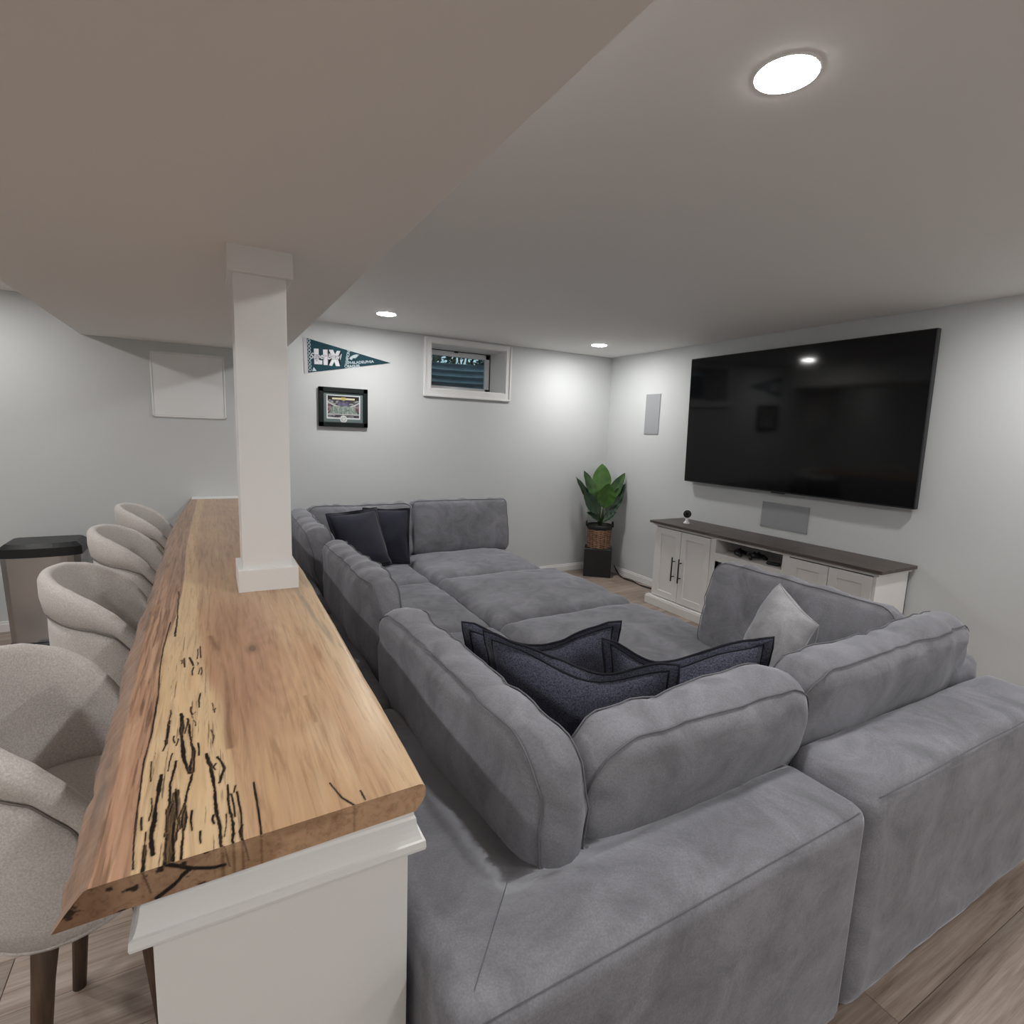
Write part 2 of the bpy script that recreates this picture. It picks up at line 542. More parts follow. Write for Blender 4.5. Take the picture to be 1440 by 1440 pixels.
boxes('jamb_lining', [(WX0, WX0 + 0.012, YB, YB + WD, WZ0, WZ1), (WX1 - 0.012, WX1, YB, YB + WD, WZ0, WZ1),
                      (WX0, WX1, YB, YB + WD, WZ0, WZ0 + 0.012), (WX0, WX1, YB, YB + WD, WZ1 - 0.012, WZ1)], MT['trim'], win, bev=0.001)
yw = YB + 0.32
boxes('gasket', [(WX0 + 0.012, WX1 - 0.012, yw - 0.003, yw + 0.03, WZ1 - 0.018, WZ1 - 0.012), (WX1 - 0.019, WX1 - 0.012, yw - 0.003, yw + 0.03, WZ0 + 0.012, WZ1 - 0.0185)], MT['gasket'], win, bev=0)
fz0, fz1, fx0, fx1 = WZ0 + 0.014, WZ1 - 0.018, WX0 + 0.014, WX1 - 0.020
fw = 0.048
boxes('sash', [(fx0, fx0 + fw, yw, yw + 0.04, fz0, fz1), (fx1 - fw, fx1, yw, yw + 0.04, fz0, fz1),
               (fx0, fx1, yw, yw + 0.04, fz0, fz0 + fw), (fx0, fx1, yw, yw + 0.04, fz1 - fw, fz1)], MT['vinyl'], win, bev=0.004)
box('pane', fx0 + fw - 0.004, fx1 - fw + 0.004, yw + 0.018, yw + 0.024, fz0 + fw - 0.004, fz1 - fw + 0.004, MT['glass'], win, bev=0)
box('latch', 2.15, 2.19, yw - 0.012, yw + 0.002, fz1 - 0.012, fz1 + 0.002, MT['gasket'], win, bev=0.003)

# corrugated window well outside, gravel and shrubs over its rim
well = thing('window_well', 'corrugated blue grey metal window well outside the basement window', 'window well', (2.17, YB + WD, 1.5))
V, F = [], []
na, nz = 40, 90
for i in range(nz + 1):
    z = 1.45 + 0.78 * i / nz
    for k in range(na + 1):
        a = PI * k / na
        rr = 1.0 + 0.034 * math.sin(z * 2 * PI / 0.068)
        V.append((2.25 - 0.72 * math.cos(a) * rr, YB + WD + 0.55 * math.sin(a) * rr, z))
for i in range(nz):
    for k in range(na):
        a = i * (na + 1) + k
        F.append((a, a + 1, a + na + 2, a + na + 1))
link('wall_sheet', V, F, MT['well'], well, True, tuple(well.location))
g = struct(box('ground_gravel', 0.6, 3.9, YB + WD + 0.01, YB + WD + 2.0, 1.3, 1.47, MT['gravel'], bev=0))
g['kind'] = 'stuff'
bush = bpy.data.objects.new('shrub', None)
C.objects.link(bush)
bush.location = (2.3, YB + 1.5, 2.15)
tag(bush, 'dark leafy shrub glimpsed over the window well', 'shrub')
rs = random.Random(4)
V, F = [], []
for i in range(1100):
    c = Vector((rs.uniform(1.0, 4.0), YB + WD + rs.uniform(0.62, 1.3), rs.uniform(2.16, 2.85)))
    d = Vector((rs.uniform(-1, 1), rs.uniform(-0.4, 0.4), rs.uniform(-0.3, 1))).normalized()
    s = d.cross(Vector((0, 1, 0))).normalized()
    L_, W_ = rs.uniform(0.05, 0.11), rs.uniform(0.012, 0.026)
    b = len(V)
    V += [c - d * L_, c + s * W_ + Vector((0, 0.006, 0)), c + d * L_, c - s * W_]
    F += [(b, b + 1, b + 2, b + 3)]
fo = link('foliage', V, F, MT['leaf_dark'], bush, False, tuple(bush.location))
fo['kind'] = 'stuff'

# attic-style flat access panel on the back wall
ap = thing('access_panel', 'flat white access panel set in the wall beyond the bar', 'access panel', (-0.12, YB, 1.519))
box('panel', -0.350, 0.105, YB - 0.007, YB, 1.527, 1.975, MT['panelpaint'], ap)
boxes('panel_rim', [(-0.362, -0.350, YB - 0.010, YB, 1.515, 1.987), (0.105, 0.117, YB - 0.010, YB, 1.515, 1.987),
                    (-0.362, 0.117, YB - 0.010, YB, 1.515, 1.527), (-0.362, 0.117, YB - 0.010, YB, 1.975, 1.987)], MT['trim'], ap)

# ------------------------------------------------------------------ recessed lamps
def lamp(x, y, z, label):
    t = thing('ceiling_light', label, 'light', (x, y, z), group='recessed ceiling lights')
    n = 32
    ro, ri = 0.0755, 0.0685
    V, F = [], []
    for r_, z_ in ((ro, 0.0), (ro - 0.002, -0.002), (ri, -0.003), (ri - 0.002, -0.002)):
        for k in range(n):
            a = 2 * PI * k / n
            V.append((r_ * math.cos(a), r_ * math.sin(a), z_))
    for i in range(3):
        for k in range(n):
            F.append((i * n + k, i * n + (k + 1) % n, (i + 1) * n + (k + 1) % n, (i + 1) * n + k))
    link('trim_ring', V, F, MT['white_plastic'], t, True)
    lathe('diffuser', [(0.004, -0.0052), (0.03, -0.0050), (0.055, -0.0043), (ri - 0.003, -0.0036), (ri, -0.0031)], MT['lamp_dim' if (x < BX0 and y > 3) else 'lamp_left' if x < BX0 else 'lamp'], t, (0, 0), n, True, (0, 0, 0))
    return t
lamp(1.195, 0.918, H, 'largest round recessed light, in the ceiling above the sofa')
lamp(1.190, 4.165, H, 'round recessed light in the ceiling near the pennant wall')
lamp(3.234, 4.225, H, 'round recessed light near the far corner over the potted plant')
lamp(3.234, 0.918, H, 'recessed light out of frame before the television wall')
for x, y, w in ((1.195, -1.1, 'just behind the camera, sofa side'), (3.234, -1.1, 'just behind the camera by the right wall'),  # unseen lamp rows behind the camera, added for more fill
                (1.195, -2.7, 'at the rear of the room, sofa side'), (3.234, -2.7, 'in the rear right corner of the room')):
    lamp(x, y, H, 'recessed fill light added out of view, ' + w)
for x, y, w in ((-1.37, -2.4, 'added unseen for fill at the rear of the room'), (-1.37, -0.7, 'added unseen for fill behind the camera'), (-1.37, 0.92, 'level with the nearest bar stool'), (-1.37, 2.55, 'level with the second bar stool'),  # those behind the camera are unseen extras that add fill
                (-1.37, 4.2, 'above the trash can'), (-3.2, -0.6, 'added unseen for fill far from the bar, behind the camera'), (-3.2, 2.55, 'far from the bar')):
    lamp(x, y, HL, 'dimmer recessed light left of the beam, ' + w)

# ------------------------------------------------------------------ bar: knee wall, crown, slab, column
bar = thing('bar_partition', 'white painted bar base wall with moulding under the wood slab', 'bar', (0.085, 0.79, 0))
PX0, PX1, PY = -0.095, 0.266, 0.79
box('panel', PX0, PX1, PY, YB - 0.015, 0, 0.874, MT['bar_wall'], bar, bev=0.002)
prof = [(0.0, 0.874), (0.007, 0.874), (0.0075, 0.862), (0.0105, 0.858), (0.0115, 0.848), (0.0135, 0.838), (0.0165, 0.828), (0.0195, 0.821), (0.0240, 0.8195), (0.025, 0.808), (0.0235, 0.803), (0.0, 0.803)]
V, F = [], []
path = [((PX0, YB - 0.03), (-1, 0)), ((PX0, PY), (-1, -1)), ((PX1, PY), (1, -1)), ((PX1, YB - 0.03), (1, 0))]
for (bx, by), (dx, dy) in path:
    for o_, z_ in prof:
        V.append((bx + dx * o_ * (1.0), by + dy * o_ * 0.8, z_))
npf = len(prof)
for i in range(3):
    for k in range(npf):
        k2 = (k + 1) % npf
        F.append((i * npf + k, i * npf + k2, (i + 1) * npf + k2, (i + 1) * npf + k))
F.append(tuple(range(npf)))
F.append(tuple(3 * npf + k for k in range(npf))[::-1])
link('crown_moulding', V, F, MT['trim'], bar, False, tuple(bar.location))
box('end_cap', -0.14, 0.20, 4.640, YB - 0.005, 0.874, 0.917, MT['trim'], bar, bev=0.004)

# numpy value noise
def _hash(ix, iy, s):
    h = (ix * 374761393 + iy * 668265263 + s * 974634777) & 0xffffffff
    h = ((h ^ (h >> 13)) * 1274126177) & 0xffffffff
    return ((h ^ (h >> 16)) & 0xffff) / 65535.0

def vnoise(x, y, s=0):
    x0, y0 = np.floor(x).astype(np.int64), np.floor(y).astype(np.int64)
    fx, fy = x - x0, y - y0
    fx, fy = fx * fx * (3 - 2 * fx), fy * fy * (3 - 2 * fy)
    a, b = _hash(x0, y0, s), _hash(x0 + 1, y0, s)
    c, d = _hash(x0, y0 + 1, s), _hash(x0 + 1, y0 + 1, s)
    return (a * (1 - fx) + b * fx) * (1 - fy) + (c * (1 - fx) + d * fx) * fy

def fbm(x, y, s=0, o=4):
    t, a, n = 0, 0.5, 0
    for i in range(o):
        t = t + a * vnoise(x * 2 ** i, y * 2 ** i, s + i * 17)
        n += a
        a *= 0.5
    return t / n

SPALT = [
 ([(-0.068,0.934),(-0.068,0.897),(-0.07,0.832),(-0.071,0.793),(-0.074,0.768),(-0.069,0.755)],0.0012),
 ([(-0.0715,0.925),(-0.0712,0.89),(-0.0735,0.83),(-0.0745,0.79),(-0.0765,0.76)],0.0013),
 ([(-0.0655,0.93),(-0.0650,0.885),(-0.0672,0.835),(-0.0685,0.795),(-0.0705,0.765)],0.0011),
 ([(-0.069,0.928),(-0.062,0.849),(-0.065,0.805),(-0.066,0.770)],0.0013),
 ([(-0.046,0.984),(-0.053,0.914),(-0.056,0.868),(-0.055,0.815),(-0.055,0.754),(-0.06,0.752)],0.0012),
 ([(-0.072,1.018),(-0.077,0.951),(-0.075,0.9),(-0.076,0.856),(-0.075,0.786),(-0.075,0.76)],0.0012),
 ([(-0.092,0.985),(-0.092,0.933),(-0.093,0.886),(-0.093,0.834),(-0.09,0.794)],0.0019),
 ([(-0.1,0.817),(-0.099,0.789),(-0.098,0.758)],0.0016),
 ([(-0.027,1.02),(-0.02,0.979),(-0.015,0.896),(-0.01,0.824),(-0.008,0.776),(-0.004,0.746),(0,0.738)],0.0017),
 ([(0.003,0.912),(0.006,0.838),(0.008,0.794),(0.005,0.747)],0.0012),
 ([(0.016,0.887),(0.019,0.832),(0.018,0.759)],0.001),
 ([(0.041,0.901),(0.042,0.843),(0.043,0.787),(0.041,0.743)],0.001),
 ([(-0.071,1.191),(-0.066,1.095),(-0.061,1.021),(-0.051,0.972)],0.0022),
 ([(-0.06,1.166),(-0.052,1.089),(-0.047,1.029),(-0.05,0.978)],0.0014),
 ([(-0.09,1.17),(-0.091,1.082)],0.0015),
 ([(-0.009,1.003),(-0.001,0.962),(-0.008,0.924)],0.0014),
 ([(-0.12,1.782),(-0.125,1.577),(-0.124,1.454),(-0.117,1.298),(-0.116,1.137),(-0.12,1.034),(-0.118,0.977),(-0.116,0.898),(-0.113,0.824),(-0.109,0.777)],0.0009),
 ([(-0.113,2.104),(-0.105,1.841),(-0.103,1.655)],0.0012),
 ([(-0.065,1.487),(-0.056,1.43)],0.0012),
 ([(0.150,0.845),(0.160,0.80),(0.176,0.77)],0.0010),
 ([(0.19,0.805),(0.192,0.78)],0.0010)]
CREAM = [(0.70, 0.031), (0.777, 0.022), (0.945, 0.006), (1.251, -0.015), (1.46, -0.04), (1.867, -0.056), (2.772, -0.077), (4.7, -0.05)]
PINK = [(0.70, -0.107), (0.824, -0.113), (0.977, -0.118), (1.14, -0.116), (1.30, -0.117), (1.58, -0.125), (1.84, -0.108), (2.13, -0.101), (2.86, -0.115), (4.7, -0.10)]

_rd = random.Random(11)
DASHES = []
for _ in range(46):
    _y = 0.775 + _rd.random() ** 1.6 * 0.7
    _x = _rd.uniform(-0.108, float(np.interp(_y, [a for a, b in CREAM], [b for a, b in CREAM])))
    _l = _rd.uniform(0.012, 0.06) * (0.6 + 0.6 * _y)
    _w = _rd.uniform(0.0004, 0.0010)
    DASHES.append(([(_x, _y), (_x + _rd.uniform(-0.003, 0.003), _y + _l * 0.5), (_x + _rd.uniform(-0.004, 0.004), _y + _l)], _w))

def seg_dist(px, py, pts):
    d = np.full(px.shape, 9.0)
    for (ax, ay), (bx, by) in zip(pts[:-1], pts[1:]):
        vx, vy = bx - ax, by - ay
        t = np.clip(((px - ax) * vx + (py - ay) * vy) / (vx * vx + vy * vy + 1e-12), 0, 1)
        d = np.minimum(d, np.hypot(px - ax - t * vx, py - ay - t * vy))
    return d

def mixc(a, b, t):
    return a + (np.array(b)[None, :] - a) * np.clip(t, 0, 1)[:, None]

def sm(x, a, b):
    t = np.clip((x - a) / (b - a), 0, 1)
    return t * t * (3 - 2 * t)

def slab_colour(x, y, depth):
    """wood colour at plan position (x, y); depth (0..1) below the top face."""
    n1 = fbm(x * 30, y * 3.0, 1) - 0.5
    n2 = fbm(x * 9, y * 2.2, 2) - 0.5
    n3 = fbm(x * 140, y * 7, 3) - 0.5
    xw = x + 0.018 * n1 + 0.02 * n2
    cream = np.interp(y, [a for a, b in CREAM], [b for a, b in CREAM])
    pink = np.interp(y, [a for a, b in PINK], [b for a, b in PINK])
    c = np.tile(np.array([0.49, 0.315, 0.185]), (len(x), 1))                       # tan heart
    c = mixc(c, (0.42, 0.245, 0.140), sm(n2, 0.0, 0.22) * 0.9)
    c = mixc(c, (0.57, 0.40, 0.25), sm(-n1, 0.02, 0.25) * 0.8)
    # pinkish brown figured patch around the knot
    kx, ky = 0.074, 1.486
    ph = np.hypot((xw - 0.05) / 0.10, (y - 1.50) / 0.50)
    c = mixc(c, (0.36, 0.200, 0.125), (1 - sm(ph, 0.5, 1.25)) * 0.75)
    ph2 = np.hypot((xw - 0.045) / 0.045, (y - 1.22) / 0.22)
    c = mixc(c, (0.36, 0.205, 0.130), (1 - sm(ph2, 0.4, 1.3)) * 0.55)
    c = mixc(c, (0.32, 0.225, 0.165), sm(y, 1.5, 2.6) * 0.7 * (0.7 + n2))
    rings = np.sin((np.hypot((x - 0.115) / 0.05, (y - 1.35) / 0.20) + 0.9 * n2 + 0.4 * n1) * 16)
    c *= (1 + 0.05 * rings * (1 - sm(np.hypot((x - 0.115) / 0.10, (y - 1.35) / 0.42), 0.5, 1.3)))[:, None]
    # pale edge with grey streak along the sofa side
    er = sm(xw, 0.215, 0.26)
    c = mixc(c, (0.60, 0.435, 0.275), er * 0.8)
    gs = seg_dist(x + 0.012 * n1 + 0.006 * n3, y, [(0.235, 2.3), (0.25, 1.92), (0.257, 1.66), (0.275, 1.40)])
    c = mixc(c, (0.25, 0.20, 0.145), (1 - sm(gs, 0.001, 0.016)) * 0.7 * sm(fbm(x * 60, y * 6, 93), 0.25, 0.6))
    # cream sapwood band
    band = (1 - sm(xw, cream - 0.012, cream + 0.016))
    c = mixc(c, (0.62, 0.455, 0.275), band * 0.95 * (1 - 0.55 * sm(y, 1.4, 2.8)))
    c = mixc(c, (0.56, 0.38, 0.21), band * sm(n1, 0.05, 0.3) * 0.7)
    # dark boundary line of the heart
    hb = seg_dist(x + 0.022 * n1, y, [(-0.018, 1.62), (-0.011, 1.527), (0.001, 1.398), (0.008, 1.264), (0.007, 1.134), (0.012, 1.025)])
    c = mixc(c, (0.19, 0.105, 0.06), (1 - sm(hb, 0.0005, 0.010)) * 0.75 * sm(fbm(x * 25, y * 9, 92), 0.30, 0.62))
    st = seg_dist(x + 0.006 * n1, y, [(0.159, 1.165), (0.160, 1.05)])
    c = mixc(c, (0.24, 0.14, 0.075), (1 - sm(st, 0.0005, 0.007)) * 0.6 * sm(fbm(x * 80, y * 14, 94), 0.3, 0.6))
    # pinkish brown bark side strip
    pk = 1 - sm(x + 0.006 * n1, pink - 0.002, pink + 0.002)
    c = mixc(c, (0.43, 0.255, 0.165), pk)
    c = mixc(c, (0.24, 0.14, 0.09), pk * sm(fbm(x * 190, y * 4, 33, 3) - 0.5, 0.0, 0.2) * 0.85)
    c = mixc(c, (0.55, 0.36, 0.24), pk * sm(-n3, 0.05, 0.25) * 0.6)
    # left strip turns greyer brown further back
    c = mixc(c, (0.22, 0.165, 0.125), pk * sm(y, 1.5, 2.6) * 0.45)
    c *= (1 + 0.16 * n3 + 0.10 * n1)[:, None]
    # knot
    kd = np.hypot((x - kx) / 0.0095, (y - ky) / 0.024) + 0.9 * n1
    c = mixc(c, (0.045, 0.028, 0.02), 1 - sm(kd, 0.7, 1.3))
    c = mixc(c, (0.25, 0.14, 0.08), (1 - sm(kd, 1.2, 2.4)) * 0.6)
    # black spalting
    wob = 0.0045 * (fbm(x * 45, y * 45, 9, 3) - 0.5)
    wob2 = 0.0016 * (fbm(x * 200, y * 200, 12, 2) - 0.5)
    for pts, w in SPALT + DASHES:
        sel = (np.abs(x - np.mean([p[0] for p in pts])) < 0.05) & (y > min(p[1] for p in pts) - 0.03) & (y < max(p[1] for p in pts) + 0.03)
        if not sel.any(): continue
        d = np.full(x.shape, 9.0)
        d[sel] = seg_dist((x + (wob if w > 0.00105 else 0.15 * wob) + (wob2 if w > 0.00105 else 0.25 * wob2))[sel], y[sel], pts)
        br = 0.65 + 1.25 * fbm(x * 60 + 5, y * 22, int(w * 1e5) % 97, 2)
        ww = w * br
        c = mixc(c, (0.30, 0.19, 0.10), (1 - sm(d, ww, ww + 0.004)) * 0.30)
        c = mixc(c, (0.009, 0.006, 0.005), 1 - sm(d, ww * 0.95, ww * 1.3 + 0.0004))
    # fine flecks and streaks of dark stain in the cream band
    z1 = fbm(x * 300, y * 9, 31, 3)
    zone = band * (1 - pk) * (1 - sm(y, 1.0, 2.3) * 0.8) * (1 - er)
    c = mixc(c, (0.10, 0.065, 0.04), sm(z1, 0.68, 0.80) * zone * 0.85)
    z2 = fbm(x * 280 + 40, y * 8, 41, 3)
    c = mixc(c, (0.15, 0.085, 0.055), sm(z2, 0.62, 0.78) * pk * 0.75)
    # below the top face
    if depth is not None:
        e1 = fbm(x * 22 + 3, depth * 1.6 + 7, 51, 4) - 0.5
        low = np.array([0.42, 0.265, 0.16])
        c = c * (1 - 0.75 * (depth > 0)[:, None]) + 0.75 * (depth > 0)[:, None] * mixc(np.tile(low, (len(x), 1)), (0.24, 0.135, 0.075), sm(e1, -0.05, 0.2) * 0.9)
        left = (depth > 0) * (1 - sm(x, -0.03, 0.0))
        c = mixc(c, (0.30, 0.185, 0.115), left * 0.8)
        c = mixc(c, (0.15, 0.08, 0.048), left * (1 - sm(x, -0.15, -0.11)) * 0.7)
        zz = depth * 0.055
        ln = seg_dist(x + wob * 1.5, zz + wob * 0.5, [(-0.073, 0.0), (-0.055, 0.012), (-0.045, 0.02), (-0.062, 0.035), (-0.085, 0.052)])
        ln2 = seg_dist(x + wob, zz + wob * 0.5, [(-0.045, 0.02), (-0.02, 0.032), (-0.005, 0.034)])
        c = mixc(c, (0.012, 0.009, 0.008), ((1 - sm(ln, 0.0025, 0.0045)) + (1 - sm(ln2, 0.002, 0.004))) * (depth > 0))
        e2 = fbm(x * 75, zz * 90, 61, 3)
        c = mixc(c, (0.03, 0.018, 0.012), sm(e2, 0.66, 0.74) * left)
        for vx in (-0.004, 0.02, -0.098):
            c = mixc(c, (0.03, 0.02, 0.014), (1 - sm(np.abs(x + wob * 2 - vx - zz * 0.15), 0.0004, 0.0016)) * 0.7 * (depth > 0) * (depth < 0.75))
    return np.clip(c, 0.004, 0.95)

def build_slab():
    ys = np.concatenate([np.arange(0.0, 0.50, 0.0017), np.arange(0.50, 1.5, 0.005), np.arange(1.5, 3.8601, 0.016)])
    LE = [(0, -0.155), (0.1, -0.1555), (0.28, -0.158), (0.49, -0.165), (0.88, -0.177), (1.2, -0.181), (1.45, -0.18), (2.1, -0.178), (2.6, -0.181), (3.1, -0.176), (3.86, -0.140)]
    RE = [(0, 0.290), (0.12, 0.295), (0.25, 0.298), (0.45, 0.296), (0.74, 0.302), (1.08, 0.305), (1.44, 0.310), (1.6, 0.307), (2.4, 0.30), (3.86, 0.27)]
    le = np.interp(ys, [a for a, b in LE], [b for a, b in LE]) + 0.006 * (fbm(ys * 5, ys * 0 + 3, 71) - 0.5) + 0.005 * (fbm(ys * 18, ys * 0 + 3, 72) - 0.5)
    re = np.interp(ys, [a for a, b in RE], [b for a, b in RE]) + 0.006 * (fbm(ys * 4, ys * 0 + 9, 73) - 0.5)
    under = 0.033 + 0.016 * (fbm(ys * 3, ys * 0 + 5, 74) - 0.5) + 0.010 * (fbm(ys * 14, ys * 0 + 5, 75) - 0.5)
    NU = 400
    zt, zb = 0.920, 0.874
    us = np.linspace(0, 1, NU)
    loop = []      # arrays of (x, z, depth) per row
    xs = []; zs = []; ds = []
    for u in us:                                                     # top
        xs.append(le + 0.003 + (re - 0.012 - le - 0.003) * u); zs.append(np.full_like(ys, zt)); ds.append(np.zeros_like(ys))
    for a in np.linspace(0, PI / 2, 6)[1:]:                          # right edge: small round, then tucks in below
        xs.append(re - 0.012 + 0.012 * math.sin(a)); zs.append(np.full_like(ys, zt - 0.010 + 0.010 * math.cos(a))); ds.append(np.zeros_like(ys) + 0.0)
    for t in (0.35, 0.6, 0.8, 0.92, 1.0):
        xs.append(re - 0.019 * max(0, (t - 0.3)) ** 1.5 * 1.6); zs.append(np.full_like(ys, zt - 0.010 - (zt - zb - 0.010) * t)); ds.append(np.zeros_like(ys) + 0.001)
    for u in (0.2, 0.4, 0.6, 0.8):
        xs.append(re - 0.02 + (le - under - re + 0.02) * u); zs.append(np.full_like(ys, zb)); ds.append(np.zeros_like(ys) + 0.9)
    for t in np.linspace(0, 1, 12)[:-1]:                             # left live edge slopes outwards to the bottom
        bulge = 0.0015 * math.sin(PI * t)
        xs.append(le - under * (1 - t) - bulge); zs.append(np.full_like(ys, zb + (zt - 0.003 - zb) * t)); ds.append(np.zeros_like(ys) - 1.0)
    xs, zs, ds = np.array(xs).T, np.array(zs).T, np.array(ds).T      # rows x loop
    nr, nl = xs.shape
    Y = 0.765 + ys[:, None] + (xs + 0.155) * 0.03 * np.clip(1 - ys[:, None] / 0.5, 0, 1)
    n3 = 0.0015 * (fbm(xs * 20 + 8, Y * 2, 77) - 0.5)
    P = np.stack([xs, Y, zs + n3 * (ds == 0)], -1).reshape(-1, 3)
    col = slab_colour(P[:, 0], P[:, 1], None)
    dd = ds.reshape(-1)
    lv = dd < 0
    e = fbm(P[:, 1] * 6, P[:, 2] * 60, 81) - 0.5
    e2 = fbm(P[:, 1] * 30, P[:, 2] * 130, 82) - 0.5
    cl = mixc(np.tile(np.array([0.33, 0.21, 0.15]), (len(P), 1)), (0.21, 0.145, 0.115), sm(e, -0.1, 0.2))
    cl = mixc(cl, (0.42, 0.28, 0.20), sm(-e2, 0.05, 0.3) * 0.6)
    col = np.where(lv[:, None], cl, col)
    faces = []
    idx = np.arange(nr * nl).reshape(nr, nl)
    a = idx[:-1, :]; b = np.roll(idx, -1, 1)[:-1, :]; c_ = np.roll(idx, -1, 1)[1:, :]; d = idx[1:, :]
    quads = np.stack([a, b, c_, d], -1).reshape(-1, 4)
    # end faces: grid from the top row of points down to the bottom
    extra_v, extra_c, extra_q = [], [], []
    base = len(P)
    for row, sgn in ((0, 1), (nr - 1, -1)):
        ND = 30
        y0, y1 = le[row], re[row]
        un = under[row]
        g = []
        ue = np.linspace(0, 1, 240)
        for j in range(ND + 1):
            t = j / ND
            z = zt - (zt - zb) * t
            tl = 1 - t
            xl = le[row] - un * (1 - tl) - 0.0015 * math.sin(PI * tl) if t > 0.03 else le[row] + 0.003
            if t * (zt - zb) < 0.010:
                q = 1 - t * (zt - zb) / 0.010
                xr_ = re[row] - 0.012 + 0.012 * math.sqrt(max(0, 1 - q * q))
            else:
                tt = (t * (zt - zb) - 0.010) / (zt - zb - 0.010)
                xr_ = re[row] - 0.019 * max(0, tt - 0.3) ** 1.5 * 1.6
            g.append(np.stack([xl + (xr_ - xl) * ue, np.zeros_like(ue), np.full_like(ue, z), np.full_like(ue, max(t, 0.02))], -1))
        g = np.array(g)
        gx, gz, gt = g[..., 0].ravel(), g[..., 2].ravel(), g[..., 3].ravel()
        gy = 0.765 + ys[row] + (gx + 0.155) * 0.03 * max(0, 1 - ys[row] / 0.5)
        extra_v.append(np.stack([gx, gy, gz], -1))
        extra_c.append(slab_colour(gx, gy, gt))
        ii = base + np.arange((ND + 1) * 240).reshape(ND + 1, 240)
        q4 = np.stack([ii[:-1, :-1], ii[1:, :-1], ii[1:, 1:], ii[:-1, 1:]], -1).reshape(-1, 4)
        if sgn < 0: q4 = q4[:, ::-1]
        extra_q.append(q4)
        base += (ND + 1) * 240
    P = np.concatenate([P] + extra_v)
    col = np.concatenate([col] + extra_c)
    quads = np.concatenate([quads] + extra_q)
    me = bpy.data.meshes.new('wood_slab')
    me.vertices.add(len(P))
    me.vertices.foreach_set('co', P.astype(np.float32).ravel())
    me.loops.add(len(quads) * 4)
    me.loops.foreach_set('vertex_index', quads.astype(np.int32).ravel())
    me.polygons.add(len(quads))
    me.polygons.foreach_set('loop_start', np.arange(0, len(quads) * 4, 4, dtype=np.int32))
    me.polygons.foreach_set('use_smooth', np.zeros(len(quads), dtype=bool))
    ca = me.color_attributes.new('grain', 'FLOAT_COLOR', 'POINT')
    ca.data.foreach_set('color', np.concatenate([col, np.ones((len(col), 1))], 1).astype(np.float32).ravel())
    me.update(calc_edges=True)
    me.validate()
    me.materials.append(MT['slab'])
    o = bpy.data.objects.new('wood_slab', me)
    C.objects.link(o)
    tag(o, 'long live edge spalted wood slab forming the bar counter', 'counter')
    return o
build_slab()

col = bpy.data.objects.new('column', None)
C.objects.link(col)
col.location = (0.163, 2.115, 0.92)
struct(col)
box('shaft', 0.082, 0.241, 2.030, 2.200, 0.915, ZB + 0.01, MT['trim'], col, bev=0.002)
box('plinth', 0.066, 0.260, 2.012, 2.218, 0.917, 0.998, MT['trim'], col, bev=0.003)
box('capital', 0.066, 0.262, 2.010, 2.220, 1.972, ZB + 0.005, MT['trim'], col, bev=0.003)

# ------------------------------------------------------------------ bar stools
def ang_lerp(a, tab):
    return float(np.interp(a, [t[0] for t in tab], [t[1] for t in tab]))

